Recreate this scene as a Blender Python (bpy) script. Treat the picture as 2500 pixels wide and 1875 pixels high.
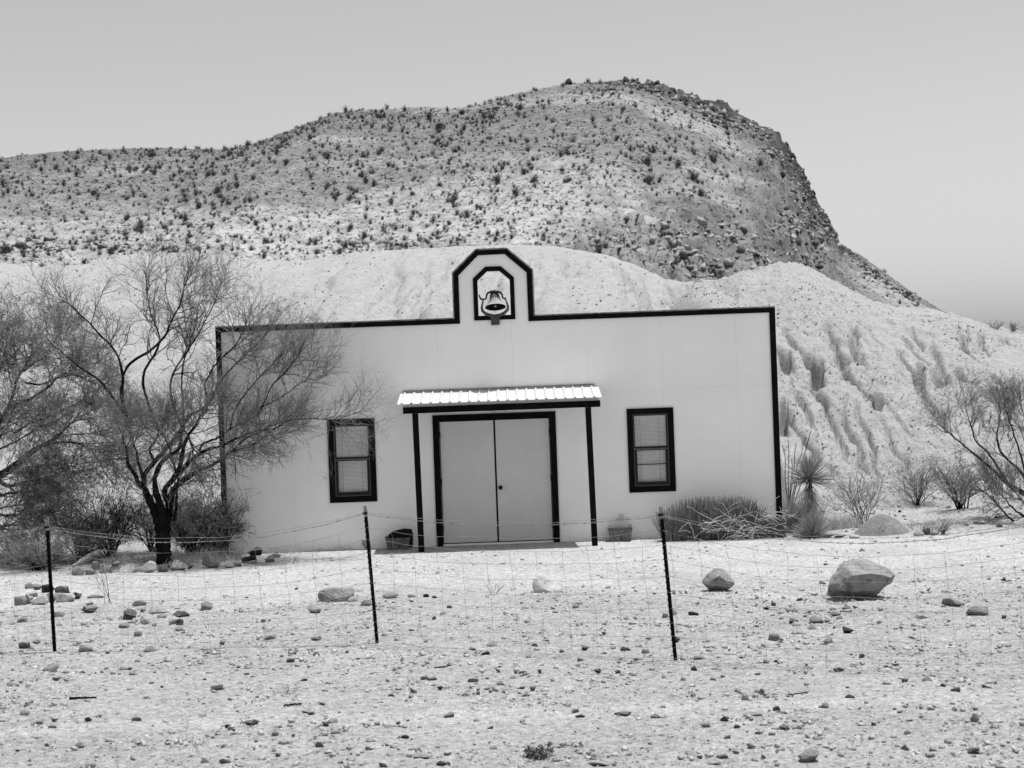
import bpy, bmesh, math, random
import numpy as np
from mathutils import Vector, Matrix, noise as mnoise

S = bpy.context.scene
COL = S.collection
for o in list(bpy.data.objects):
    bpy.data.objects.remove(o, do_unlink=True)

# ------------------------------------------------------------------ camera
ROLL, FPX, CAMD, CAMH = 0.0363, 4000.0, 26.8, 2.61
cd = bpy.data.cameras.new("camera")
cd.sensor_width = 36.0
cd.lens = 36.0 * FPX / 2500.0
cd.clip_start, cd.clip_end = 0.1, 9000.0
cd.dof.use_dof = True
cd.dof.focus_distance = 25.5
cd.dof.aperture_fstop = 4.5
cam = bpy.data.objects.new("camera", cd)
COL.objects.link(cam)
cam.matrix_world = (Matrix.Translation((0, -CAMD, CAMH)) @ Matrix.Rotation(math.radians(90), 4, 'X')
                    @ Matrix.Rotation(-ROLL, 4, 'Z'))
S.camera = cam

# ------------------------------------------------------------------ sky, sun, exposure
SUN_EL, SUN_AZ = 79.0, 10.0        # elevation; degrees from +x (right) towards +y (behind the building)
el, az = math.radians(SUN_EL), math.radians(SUN_AZ)
to_sun = Vector((math.cos(el) * math.cos(az), math.cos(el) * math.sin(az), math.sin(el)))
w = bpy.data.worlds.new("World"); S.world = w; w.use_nodes = True
nt = w.node_tree; nt.nodes.clear()
sky = nt.nodes.new("ShaderNodeTexSky"); sky.sky_type = 'NISHITA'; sky.sun_disc = False
sky.sun_elevation = el; sky.sun_rotation = math.radians(90) - az
sky.dust_density = 2.0; sky.air_density = 1.0
bw = nt.nodes.new("ShaderNodeRGBToBW")          # black-and-white photograph: the light has no hue
bg = nt.nodes.new("ShaderNodeBackground"); bg.inputs['Strength'].default_value = 0.15
wo = nt.nodes.new("ShaderNodeOutputWorld")
nt.links.new(sky.outputs[0], bw.inputs[0]); nt.links.new(bw.outputs[0], bg.inputs[0]); nt.links.new(bg.outputs[0], wo.inputs[0])
sl = bpy.data.lights.new("sun", 'SUN'); sl.energy = 4.9; sl.angle = math.radians(0.5); sl.color = (1, 1, 1)
so = bpy.data.objects.new("sun", sl); COL.objects.link(so); so.location = (20, 5, 60)
so.rotation_euler = to_sun.to_track_quat('Z', 'Y').to_euler()
S.view_settings.view_transform = 'Standard'; S.view_settings.look = 'None'
S.view_settings.exposure = 0.15; S.view_settings.gamma = 1.0

# ------------------------------------------------------------------ helpers
RNG = np.random.default_rng(7)
random.seed(7)
CR, SR = math.cos(ROLL), math.sin(ROLL)

def ray(px, py):
    dx, dy = px - 1250.0, py - 937.5
    return dx * CR - dy * SR, -(dx * SR + dy * CR)
def P(px, py, depth):                       # a sighted point taken at its real distance
    X, Z = ray(px, py)
    return np.array((X * depth / FPX, depth - CAMD, CAMH + Z * depth / FPX))
def GD(px, py, z=0.0):                      # distance of a point of flat ground
    return FPX * (CAMH - z) / (-ray(px, py)[1])

def _hash(ix, iy, seed):
    h = (ix.astype(np.int64) * 374761393 + iy.astype(np.int64) * 668265263 + seed * 1442695041) & 0xffffffff
    h = ((h ^ (h >> 13)) * 1274126177) & 0xffffffff
    return ((h ^ (h >> 16)) & 0xffff) / 65535.0
def perlin(x, y, seed=0):
    x = np.asarray(x, float); y = np.asarray(y, float)
    x, y = np.broadcast_arrays(x, y)
    ix, iy = np.floor(x), np.floor(y); fx, fy = x - ix, y - iy
    u, v = fx * fx * fx * (fx * (fx * 6 - 15) + 10), fy * fy * fy * (fy * (fy * 6 - 15) + 10)
    def g(ax, ay):
        a = _hash(ix + ax, iy + ay, seed) * 2 * np.pi
        return np.cos(a) * (fx - ax) + np.sin(a) * (fy - ay)
    a = g(0, 0) * (1 - u) + g(1, 0) * u; b = g(0, 1) * (1 - u) + g(1, 1) * u
    return 1.5 * (a * (1 - v) + b * v)
def fbm(x, y, seed=0, oct=4, gain=0.5):
    s, a = 0, 1.0
    for k in range(oct):
        s = s + a * perlin(np.asarray(x) * 2 ** k, np.asarray(y) * 2 ** k, seed + k * 17); a *= gain
    return s
def sstep(a, b, x):
    t = np.clip((np.asarray(x, float) - a) / (b - a), 0, 1); return t * t * (3 - 2 * t)

def mesh_np(name, v, f, m=None, smooth=False):
    v = np.asarray(v, np.float32).reshape(-1, 3); f = np.asarray(f, np.int32)
    me = bpy.data.meshes.new(name)
    n = f.shape[1]
    me.vertices.add(len(v)); me.vertices.foreach_set("co", v.ravel())
    me.loops.add(f.size); me.loops.foreach_set("vertex_index", f.ravel())
    me.polygons.add(len(f)); me.polygons.foreach_set("loop_start", np.arange(0, f.size, n, dtype=np.int32))
    me.polygons.foreach_set("loop_total", np.full(len(f), n, np.int32))
    if smooth: me.polygons.foreach_set("use_smooth", np.ones(len(f), bool))
    me.update(calc_edges=True); me.validate()
    if m: me.materials.append(m)
    return me
def link(name, me, parent=None, loc=None):
    o = bpy.data.objects.new(name, me); COL.objects.link(o)
    if parent is not None: o.parent = parent
    if loc is not None: o.location = loc
    return o
def tag(o, label=None, cat=None, group=None, kind=None):
    if label: o["label"] = label
    if cat: o["category"] = cat
    if group: o["group"] = group
    if kind: o["kind"] = kind
    return o
def empty(name, loc, label, cat, group=None):
    o = bpy.data.objects.new(name, None); COL.objects.link(o); o.location = loc
    o.empty_display_size = 0.2
    return tag(o, label, cat, group)
def inst(name, me, loc, rz=0, sc=(1, 1, 1), rx=0, ry=0):
    o = bpy.data.objects.new(name, me); COL.objects.link(o)
    o.location = loc; o.rotation_euler = (rx, ry, rz); o.scale = sc
    return o

class MB:                                   # collects boxes, prisms, lathes -> one mesh
    def __init__(s): s.bm = bmesh.new()
    def box(s, x0, x1, y0, y1, z0, z1, bev=0.0):
        vs = [s.bm.verts.new(p) for p in ((x0,y0,z0),(x1,y0,z0),(x1,y1,z0),(x0,y1,z0),(x0,y0,z1),(x1,y0,z1),(x1,y1,z1),(x0,y1,z1))]
        fs = [s.bm.faces.new([vs[i] for i in q]) for q in ((0,3,2,1),(4,5,6,7),(0,1,5,4),(1,2,6,5),(2,3,7,6),(3,0,4,7))]
        if bev: bmesh.ops.bevel(s.bm, geom=list({e for f in fs for e in f.edges}), offset=bev, segments=1, affect='EDGES')
        return s
    def hexa(s, c):                         # 8 corners: bottom ring then top ring
        vs = [s.bm.verts.new(p) for p in c]
        for q in ((0,3,2,1),(4,5,6,7),(0,1,5,4),(1,2,6,5),(2,3,7,6),(3,0,4,7)): s.bm.faces.new([vs[i] for i in q])
        return s
    def band(s, inner, outer, y0, y1, closed=False):   # flat board frame between two outlines in x-z
        n = len(inner)
        for k in range(n if closed else n - 1):
            a, b, c, d = inner[k], inner[(k+1) % n], outer[(k+1) % n], outer[k]
            s.hexa([(a[0],y0,a[1]),(b[0],y0,b[1]),(b[0],y1,b[1]),(a[0],y1,a[1]),(d[0],y0,d[1]),(c[0],y0,c[1]),(c[0],y1,c[1]),(d[0],y1,d[1])])
        return s
    def lathe(s, prof, seg=28, M=None, cap=True):
        rings = []
        for r, z in prof:
            rings.append([s.bm.verts.new((r*math.cos(2*math.pi*k/seg), r*math.sin(2*math.pi*k/seg), z)) for k in range(seg)])
        for a, b in zip(rings, rings[1:]):
            for k in range(seg): s.bm.faces.new((a[k], a[(k+1)%seg], b[(k+1)%seg], b[k]))
        for rg in (rings[0], rings[-1]) if cap else ():
            try: s.bm.faces.new(rg)
            except ValueError: pass
        if M is not None: bmesh.ops.transform(s.bm, matrix=M, verts=[v for rg in rings for v in rg])
        return s
    def tube(s, pts, rad, n=8):
        v, f = tubes(np.array([pts], float), np.broadcast_to(np.array(rad, float), (len(pts),))[None], n)
        vs = [s.bm.verts.new(p) for p in v]
        for q in f: s.bm.faces.new([vs[i] for i in q])
        k = len(pts)
        s.bm.faces.new(vs[:n][::-1]); s.bm.faces.new(vs[(k-1)*n:])
        return s
    def obj(s, name, m, parent=None, smooth=False, loc=None):
        bmesh.ops.recalc_face_normals(s.bm, faces=s.bm.faces)
        me = bpy.data.meshes.new(name); s.bm.to_mesh(me); s.bm.free(); me.materials.append(m)
        if smooth:
            for p in me.polygons: p.use_smooth = True
        return link(name, me, parent, loc)

def norm(a): return a / np.maximum(np.linalg.norm(a, axis=-1, keepdims=True), 1e-9)
def tubes(pts, rad, n=3):                   # pts (N,k,3), rad (N,k) -> verts, quads
    N, k, _ = pts.shape
    T = norm(np.gradient(pts, axis=1))
    ref = np.where(np.abs(T[:, :1, 2:3]) > 0.85, np.array([1.0, 0.1, 0]), np.array([0, 0.1, 1.0]))
    A = norm(np.cross(T, np.broadcast_to(ref, T.shape))); B = np.cross(T, A)
    th = np.arange(n) * 2 * np.pi / n
    V = pts[:, :, None] + rad[:, :, None, None] * (np.cos(th)[:, None] * A[:, :, None] + np.sin(th)[:, None] * B[:, :, None])
    i = np.arange(N)[:, None, None] * k * n + np.arange(k - 1)[None, :, None] * n + np.arange(n)[None, None, :]
    j = np.arange(N)[:, None, None] * k * n + np.arange(k - 1)[None, :, None] * n + ((np.arange(n) + 1) % n)[None, None, :]
    F = np.stack([i, j, j + n, i + n], -1).reshape(-1, 4)
    return V.reshape(-1, 3), F
def blades(p, d, L, W, k=4, droop=0.3, face=None):  # tapered strips (N) -> verts, quads
    N = len(p); t = np.linspace(0, 1, k)
    d = norm(d)
    pts = p[:, None] + d[:, None] * (L[:, None] * t)[..., None]
    pts[:, :, 2] -= (droop * L)[:, None] * t ** 2
    side = norm(np.cross(d, RNG.normal(size=(N, 3)) if face is None else np.broadcast_to(face, (N, 3))))
    wd = W[:, None] * (1 - 0.93 * t ** 1.5)
    V = np.stack([pts - side[:, None] * wd[..., None] / 2, pts + side[:, None] * wd[..., None] / 2], 2)
    b = np.arange(N)[:, None] * k * 2 + np.arange(k - 1)[None] * 2
    F = np.stack([b, b + 1, b + 3, b + 2], -1).reshape(-1, 4)
    return V.reshape(-1, 3), F
def cat_meshes(parts):
    vs, fs, off = [], [], 0
    for v, f in parts:
        vs.append(np.asarray(v).reshape(-1, 3)); fs.append(np.asarray(f) + off); off += len(vs[-1])
    return np.concatenate(vs), np.concatenate(fs)

# ------------------------------------------------------------------ materials (greyscale place: all hues neutral)
def mat(name, base, rough=0.85, var=0.25, scale=6.0, bump=0.0, bscale=30.0, spec=0.25, stretch=(1, 1, 1), detail=6.0, metal=0.0, speck=None):
    m = bpy.data.materials.new(name); m.use_nodes = True
    n, l = m.node_tree.nodes, m.node_tree.links
    b = n["Principled BSDF"]
    b.inputs['Roughness'].default_value = rough; b.inputs['Metallic'].default_value = metal
    b.inputs['Specular IOR Level'].default_value = spec
    tc = n.new("ShaderNodeTexCoord"); mp = n.new("ShaderNodeMapping"); mp.inputs['Scale'].default_value = stretch
    l.new(tc.outputs['Object'], mp.inputs[0])
    nz = n.new("ShaderNodeTexNoise"); nz.inputs['Scale'].default_value = scale; nz.inputs['Detail'].default_value = detail
    nz.inputs['Roughness'].default_value = 0.65
    l.new(mp.outputs[0], nz.inputs['Vector'])
    mr = n.new("ShaderNodeMapRange"); mr.inputs[1].default_value = 0.28; mr.inputs[2].default_value = 0.72
    mr.inputs[3].default_value = base * (1 - var); mr.inputs[4].default_value = base * (1 + var)
    l.new(nz.outputs[0], mr.inputs[0])
    out = mr.outputs[0]
    if speck:                                # (scale, threshold, factor): flecks of another mineral
        vz = n.new("ShaderNodeTexNoise"); vz.inputs['Scale'].default_value = speck[0]; vz.inputs['Detail'].default_value = 3
        l.new(mp.outputs[0], vz.inputs['Vector'])
        sm = n.new("ShaderNodeMapRange"); sm.inputs[1].default_value = speck[1]; sm.inputs[2].default_value = speck[1] + 0.06
        sm.inputs[3].default_value = 1.0; sm.inputs[4].default_value = speck[2]
        l.new(vz.outputs[0], sm.inputs[0])
        mu = n.new("ShaderNodeMath"); mu.operation = 'MULTIPLY'; l.new(out, mu.inputs[0]); l.new(sm.outputs[0], mu.inputs[1]); out = mu.outputs[0]
    cc = n.new("ShaderNodeCombineColor")
    for k in range(3): l.new(out, cc.inputs[k])
    l.new(cc.outputs[0], b.inputs['Base Color'])
    if bump:
        n2 = n.new("ShaderNodeTexNoise"); n2.inputs['Scale'].default_value = bscale; n2.inputs['Detail'].default_value = 8; n2.inputs['Roughness'].default_value = 0.7
        l.new(mp.outputs[0], n2.inputs['Vector'])
        bp = n.new("ShaderNodeBump"); bp.inputs['Strength'].default_value = 1.0; bp.inputs['Distance'].default_value = bump
        l.new(n2.outputs[0], bp.inputs['Height']); l.new(bp.outputs[0], b.inputs['Normal'])
    return m
M = {}
M['stucco'] = None
M['trim'] = mat('dark_trim_paint', 0.007, 0.8, 0.6, 9, 0.003, 60, 0.04, (1, 1, 1))
M['cap'] = mat('weathered_cap_board', 0.22, 0.8, 0.6, 5, 0.002, 60, 0.2, (1, 1, 6), speck=(9, 0.56, 0.25))
M['door'] = mat('door_paint', 0.59, 0.55, 0.05, 3, 0.0006, 90, 0.3)
M['sash'] = mat('sash_bronze', 0.02, 0.5, 0.3, 8, 0, 0, 0.15)
M['sashlight'] = mat('sash_track', 0.10, 0.45, 0.3, 8, 0, 0, 0.4)
M['blind'] = mat('blind_vinyl', 0.90, 0.5, 0.08, 4)
M['metalroof'] = mat('white_metal_roof', 0.52, 0.35, 0.04, 3, 0, 0, 0.4)
M['iron'] = mat('cast_iron', 0.012, 0.6, 0.5, 14, 0.003, 60, 0.15)
M['ironrust'] = mat('rusted_iron', 0.06, 0.75, 0.5, 22, 0.003, 60, 0.3)
M['bellmetal'] = mat('painted_bell', 0.30, 0.75, 0.3, 7, 0.002, 40, 0.15, speck=(12, 0.62, 0.6))
M['black'] = mat('bell_inside', 0.008, 0.9, 0.2, 5)
M['concrete'] = mat('cast_concrete', 0.18, 0.95, 0.3, 25, 0.01, 70, 0.1, speck=(55, 0.53, 0.2))
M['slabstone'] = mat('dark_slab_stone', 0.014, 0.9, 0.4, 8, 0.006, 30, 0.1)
M['post'] = mat('post_paint', 0.008, 0.8, 0.5, 20, 0, 0, 0.05)
M['posttop'] = mat('post_top_bare', 0.28, 0.6, 0.4, 30, 0, 0, 0.3)
M['wire'] = mat('galvanised_wire', 0.22, 0.5, 0.4, 10, 0, 0, 0.5)
M['bark'] = mat('mesquite_bark', 0.015, 0.95, 0.7, 22, 0.03, 30, 0.0, (1, 1, 0.35))
M['twig'] = mat('twig_bark', 0.16, 0.9, 0.65, 3, 0, 0, 0.1)
M['twigdark'] = mat('dark_twig', 0.045, 0.9, 0.5, 5, 0, 0, 0.1)
M['twigpale'] = mat('pale_twig', 0.26, 0.9, 0.35, 5, 0, 0, 0.1)
M['leaf'] = mat('mesquite_leaf', 0.18, 0.7, 0.5, 3, 0, 0, 0.2)
M['drygrass'] = mat('dry_grass', 0.40, 0.9, 0.4, 6, 0, 0, 0.1)
M['reed'] = mat('reed_stem', 0.17, 0.9, 0.5, 8, 0, 0, 0.1)
M['yucca'] = mat('yucca_leaf', 0.27, 0.55, 0.3, 6, 0, 0, 0.35)
M['hillbush'] = mat('hill_bush', 0.075, 0.9, 0.5, 0.8, 0, 0, 0.1)
R = {}
R['pale'] = mat('pale_limestone', 0.45, 0.95, 0.22, 5, 0.03, 14, 0.1, speck=(16, 0.64, 0.6))
R['mid'] = mat('grey_stone', 0.28, 0.95, 0.35, 6, 0.03, 14, 0.1, speck=(14, 0.6, 0.5))
R['dark'] = mat('dark_stone', 0.085, 0.9, 0.5, 6, 0.03, 14, 0.15)
R['black'] = mat('black_lava', 0.03, 0.9, 0.5, 9, 0.06, 12, 0.15)
R['big'] = mat('boulder_stone', 0.255, 0.95, 0.32, 5, 0.05, 11, 0.1, speck=(7, 0.62, 0.55))

def sunlit_tops(m, amount, tone):                 # sunlight painted into the stone colour: upward faces mixed paler
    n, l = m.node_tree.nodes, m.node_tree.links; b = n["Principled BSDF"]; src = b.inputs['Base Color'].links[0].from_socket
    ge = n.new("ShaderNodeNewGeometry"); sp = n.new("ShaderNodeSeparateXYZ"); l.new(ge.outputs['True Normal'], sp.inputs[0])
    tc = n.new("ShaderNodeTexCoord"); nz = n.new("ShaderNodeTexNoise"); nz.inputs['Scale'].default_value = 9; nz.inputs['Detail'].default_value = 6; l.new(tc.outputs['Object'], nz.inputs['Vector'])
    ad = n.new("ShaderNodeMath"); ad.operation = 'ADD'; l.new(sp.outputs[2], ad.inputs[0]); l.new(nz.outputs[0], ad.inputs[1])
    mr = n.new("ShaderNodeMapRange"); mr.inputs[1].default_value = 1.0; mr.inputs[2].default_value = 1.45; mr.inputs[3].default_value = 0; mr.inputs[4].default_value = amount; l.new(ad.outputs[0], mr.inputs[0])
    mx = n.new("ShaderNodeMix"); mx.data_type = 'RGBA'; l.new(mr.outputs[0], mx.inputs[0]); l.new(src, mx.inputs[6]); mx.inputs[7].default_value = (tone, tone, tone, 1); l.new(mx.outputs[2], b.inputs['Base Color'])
for k, a in (('mid', .7), ('dark', .65), ('black', .25), ('big', .6)): sunlit_tops(R[k], a, .32)
def stucco():
    m = mat('stucco_paint', 0.87, 0.9, 0.045, 0.9, 0.0012, 160, 0.15)
    n, l = m.node_tree.nodes, m.node_tree.links
    b = n["Principled BSDF"]; src = b.inputs['Base Color'].links[0].from_socket
    tc = n.new("ShaderNodeTexCoord"); sp = n.new("ShaderNodeSeparateXYZ"); l.new(tc.outputs['Object'], sp.inputs[0])
    def seam(sock, off, period, wd):         # hairline joint between wall panels
        a = n.new("ShaderNodeMath"); a.operation = 'ADD'; a.inputs[1].default_value = off; l.new(sock, a.inputs[0])
        p = n.new("ShaderNodeMath"); p.operation = 'PINGPONG'; p.inputs[1].default_value = period / 2; l.new(a.outputs[0], p.inputs[0])
        c = n.new("ShaderNodeMath"); c.operation = 'LESS_THAN'; c.inputs[1].default_value = wd; l.new(p.outputs[0], c.inputs[0])
        return c.outputs[0]
    v = seam(sp.outputs[0], 1.195 + 12.2, 1.22, 0.004); h = seam(sp.outputs[2], 2.44, 2.44 * 2, 0.003)
    mx = n.new("ShaderNodeMath"); mx.operation = 'MAXIMUM'; l.new(v, mx.inputs[0]); l.new(h, mx.inputs[1])
    mr = n.new("ShaderNodeMapRange"); mr.inputs[3].default_value = 1.0; mr.inputs[4].default_value = 0.88; l.new(mx.outputs[0], mr.inputs[0])
    vm = n.new("ShaderNodeVectorMath"); vm.operation = 'SCALE'; l.new(src, vm.inputs[0]); l.new(mr.outputs[0], vm.inputs['Scale'])
    l.new(vm.outputs[0], b.inputs['Base Color'])
    return m
M['stucco'] = stucco()
def glass():
    m = bpy.data.materials.new('window_glass'); m.use_nodes = True
    n, l = m.node_tree.nodes, m.node_tree.links; n.clear()
    o = n.new("ShaderNodeOutputMaterial"); t = n.new("ShaderNodeBsdfTransparent"); g = n.new("ShaderNodeBsdfGlossy")
    t.inputs[0].default_value = (1, 1, 1, 1); g.inputs['Roughness'].default_value = 0.03
    fr = n.new("ShaderNodeFresnel"); fr.inputs[0].default_value = 1.5
    ad = n.new("ShaderNodeMath"); ad.operation = 'ADD'; ad.inputs[1].default_value = 0.02; l.new(fr.outputs[0], ad.inputs[0])
    mx = n.new("ShaderNodeMixShader"); l.new(ad.outputs[0], mx.inputs[0]); l.new(t.outputs[0], mx.inputs[1]); l.new(g.outputs[0], mx.inputs[2])
    l.new(mx.outputs[0], o.inputs[0]); return m
M['glass'] = glass()

def ground_mat():
    m = bpy.data.materials.new('desert_ground'); m.use_nodes = True
    n, l = m.node_tree.nodes, m.node_tree.links; b = n["Principled BSDF"]
    b.inputs['Roughness'].default_value = 0.95; b.inputs['Specular IOR Level'].default_value = 0.08
    tc = n.new("ShaderNodeTexCoord"); C = tc.outputs['Object']
    def noise(sc, det=5, ro=0.6, vec=C):
        t = n.new("ShaderNodeTexNoise"); t.inputs['Scale'].default_value = sc; t.inputs['Detail'].default_value = det; t.inputs['Roughness'].default_value = ro
        l.new(vec, t.inputs['Vector']); return t.outputs[0]
    def rng(s, a, b_, c, d):
        t = n.new("ShaderNodeMapRange"); l.new(s, t.inputs[0])
        for k, v in enumerate((a, b_, c, d)): t.inputs[k + 1].default_value = v
        return t.outputs[0]
    def math_(op, a, b_):
        t = n.new("ShaderNodeMath"); t.operation = op
        for k, v in enumerate((a, b_)):
            if isinstance(v, (int, float)): t.inputs[k].default_value = v
            else: l.new(v, t.inputs[k])
        return t.outputs[0]
    sp = n.new("ShaderNodeSeparateXYZ"); l.new(C, sp.inputs[0])
    wob = rng(noise(0.35, 3), 0.3, 0.7, -1.6, 1.6)
    yd = math_('ADD', sp.outputs[1], wob)
    yard = rng(yd, -7.4, -5.2, 0.0, 1.0)                       # pale crushed gravel laid in the yard
    ax_ = math_('ABSOLUTE', math_('ADD', sp.outputs[0], 0.2), 0.0)
    back = math_('MULTIPLY', rng(math_('ADD', ax_, math_('MULTIPLY', wob, 0.2)), 4.4, 5.0, 0, 1), rng(math_('ADD', sp.outputs[1], math_('MULTIPLY', wob, 0.25)), -1.4, -0.9, 0, 1))
    yard = math_('MULTIPLY', yard, math_('SUBTRACT', 1.0, back))
    base = rng(yard, 0, 1, 0.335, 0.415)
    big = math_('MULTIPLY', rng(noise(0.8, 4), 0.3, 0.7, 0.9, 1.1), math_('ADD', 1.0, math_('MULTIPLY', math_('MULTIPLY', rng(math_('ADD', sp.outputs[1], math_('MULTIPLY', wob, 0.12)), -14.15, -13.95, 0, 1), rng(math_('ADD', sp.outputs[1], math_('MULTIPLY', wob, 0.12)), -13.75, -13.5, 1, 0)), 0.14)))
    fine = rng(noise(9, 8, 0.75), 0.3, 0.7, 0.78, 1.22)
    vo = n.new("ShaderNodeTexVoronoi"); vo.inputs['Scale'].default_value = 34; vo.inputs['Randomness'].default_value = 1.0; l.new(C, vo.inputs['Vector'])
    sc = n.new("ShaderNodeSeparateColor"); l.new(vo.outputs['Color'], sc.inputs[0])
    peb = rng(sc.outputs[0], 0, 1, 0.74, 1.24)
    vo2 = n.new("ShaderNodeTexVoronoi"); vo2.inputs['Scale'].default_value = 15; l.new(C, vo2.inputs['Vector'])
    sc2 = n.new("ShaderNodeSeparateColor"); l.new(vo2.outputs['Color'], sc2.inputs[0])
    dk = math_('MULTIPLY', rng(sc2.outputs[1], 0.86, 0.88, 0, 1), rng(vo2.outputs['Distance'], 0.25, 0.4, 1, 0))
    dk = math_('MULTIPLY', dk, rng(yard, 0, 1, 0.5, 0.2))
    dk = math_('SUBTRACT', 1.0, dk)
    v = base
    for q in (big, fine, peb, dk): v = math_('MULTIPLY', v, q)
    cc = n.new("ShaderNodeCombineColor")
    for k in range(3): l.new(v, cc.inputs[k])
    l.new(cc.outputs[0], b.inputs['Base Color'])
    h = math_('ADD', math_('MULTIPLY', rng(vo.outputs['Distance'], 0, 0.6, 1, 0), 0.5), noise(24, 8, 0.7))
    h = math_('ADD', h, math_('MULTIPLY', rng(vo2.outputs['Distance'], 0, 0.5, 1, 0), 0.6))
    bp = n.new("ShaderNodeBump"); bp.inputs['Distance'].default_value = 0.03; l.new(h, bp.inputs['Height']); l.new(bp.outputs[0], b.inputs['Normal'])
    return m
M['ground'] = ground_mat()

# ------------------------------------------------------------------ ground
def gz(x, y):
    x = np.asarray(x, float); y = np.asarray(y, float)
    z = 0.035 * perlin(x * 0.33, y * 0.33, 3) * sstep(-1.0, -5.0, y)
    z = z + 0.05 * sstep(4.2, 5.5, x) * sstep(-1.5, 0.5, y) * (0.6 + perlin(x * 0.9, y * 0.9, 9)) * 2
    return z
def gzf(x, y):
    near = sstep(-3.5, -8, y)
    r = 0.010 * fbm(x * 2.3, y * 2.3, 21, 4, 0.6) + 0.007 * fbm(x * 9, y * 9, 31, 3, 0.6)
    return gz(x, y) + r * (0.35 + 0.9 * near)
def spaced(a, b, step, far, grow=1.35):
    core = list(np.arange(a, b + 1e-6, step)); s = step
    lo, hi = [a], [b]
    while lo[-1] > -far: s *= grow; lo.append(lo[-1] - s)
    s = step
    while hi[-1] < far: s *= grow; hi.append(hi[-1] + s)
    return np.array(lo[:0:-1] + core + hi[1:])
gx = spaced(-8.0, 8.0, 0.055, 4000); gy = spaced(-16.5, 1.0, 0.055, 4000)
XX, YY = np.meshgrid(gx, gy)
def grid_faces(nx, ny):
    i = (np.arange(ny - 1)[:, None] * nx + np.arange(nx - 1)[None]).ravel()
    return np.stack([i, i + 1, i + nx + 1, i + nx], -1)
fade = sstep(60, 20, np.abs(XX)) * sstep(60, 30, np.abs(YY))
g = link('ground', mesh_np('ground', np.stack([XX, YY, gzf(XX, YY) * fade], -1), grid_faces(len(gx), len(gy)), M['ground'], True))
tag(g, "pale stony desert dirt and gravel in front of the white building", "ground", kind='structure')

# ------------------------------------------------------------------ clay badlands right behind the building
crest_clay = [(-600,640),(-200,640),(0,640),(100,655),(200,645),(330,620),(400,616),(560,626),(700,637),(760,634),(850,618),(1000,608),(1130,602),(1270,597),(1330,599),
 (1400,608),(1480,622),(1560,650),(1620,680),(1680,690),(1740,686),(1820,661),(1900,643),(1950,646),(2010,671),(2060,700),(2130,737),(2200,751),(2280,757),
 (2350,775),(2420,795),(2500,812),(2700,870),(3000,930)]
def dcrest(px): return np.interp(px, [-600, 1300, 1640, 1820, 2500, 3000], [56, 56, 48, 42, 41, 41])
KC = 0.10
cx_, cz_, cy_ = [], [], []
for px, py in crest_clay:
    d = float(dcrest(px)); p = P(px, py, d); cx_.append(p[0]); cz_.append(p[2]); cy_.append(p[1])
def clay_base(x, y):
    x = np.asarray(x, float); y = np.asarray(y, float)
    yc0 = np.interp(x, cx_, cy_)
    xe = x + KC * (yc0 - y) * np.sign(x)
    yc = np.interp(xe, cx_, cy_); zc = np.interp(xe, cx_, cz_)
    y0 = np.interp(x, [-30, -9, -5.5, 4.4, 5.2, 8, 12, 30], [5.5, 4.5, 8.5, 8.5, 3.6, 3.4, 3.2, 3.0]) + 0.5 * perlin(x * 0.5, 0 * x, 4)
    t = (y - y0) / np.maximum(yc - y0, 1)
    tt = np.clip(t, 0, 1)
    prof = 0.55 * np.sin(np.pi / 2 * tt) + 0.45 * tt
    z = zc * prof
    z = np.where(t > 1, zc - 0.22 * (y - yc) * sstep(1.0, 1.25, t), z)
    z = np.where(t < 0, 0.4 * (y - y0), z)
    return z, t, yc
# rills and slumped alcoves of the right-hand slope, laid out on the slope itself
def on_slope(px, py, fn, lo, hi):
    d = np.linspace(lo, hi, 260); X, Z = ray(px, py)
    k = np.nonzero(fn(X * d / FPX, d - CAMD) > CAMH + Z * d / FPX)[0]
    return None if len(k) == 0 else (X * d[k[0]] / FPX, d[k[0]] - CAMD)
RILLS = [(.26,.085,[(90,20),(130,90),(180,160),(260,230),(330,270),(345,350),(360,430),(400,530),(440,640),(480,740),(540,850),(590,950),(640,1070),(700,1130),(770,1220)]),
 (.22,.08,[(470,0),(520,70),(560,130),(600,200),(570,280),(600,330),(660,420),(760,530),(850,640),(930,760),(1000,860)]),
 (.26,.075,[(690,20),(715,120),(725,200),(745,290),(790,350),(880,420)]),
 (.24,.085,[(1060,220),(1130,310),(1200,370),(1250,440),(1280,520),(1310,620),(1380,720),(1430,800),(1480,900)]),
 (.22,.075,[(1160,140),(1220,210),(1280,260),(1340,310),(1400,360),(1450,400),(1490,430),(1560,520)]),
 (.14,.06,[(1240,110),(1290,180),(1350,260)]),
 (.28,.08,[(1590,90),(1660,170),(1700,240),(1740,275),(1790,330)]), (.16,.06,[(1670,90),(1690,180),(1700,240)]),
 (.18,.06,[(1820,130),(1850,220),(1890,310)]), (.22,.07,[(2010,120),(2070,180),(2188,270),(2260,330)]),
 (.20,.07,[(1610,390),(1640,460),(1720,490),(1800,560)]), (.20,.065,[(620,720),(680,860),(730,1000),(790,1130),(860,1250),(930,1360)]),
 (.20,.065,[(740,740),(800,880),(860,1000),(890,1100),(930,1250),(980,1340)]), (.22,.07,[(160,780),(230,880),(300,970),(350,1070),(420,1150),(520,1280),(600,1400)]),
 (.18,.065,[(1420,200),(1460,330),(1480,430),(1520,520)]), (.15,.06,[(950,900),(1030,1030),(1120,1150),(1200,1280)]), (.18,.06,[(200,560),(260,640),(330,760),(400,880)]), (.13,.055,[(850,60),(930,180),(1010,280)]), (.14,.055,[(1020,760),(1110,880),(1200,960),(1300,1100)]), (.15,.06,[(1900,420),(2000,500),(2100,600)])]
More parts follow.
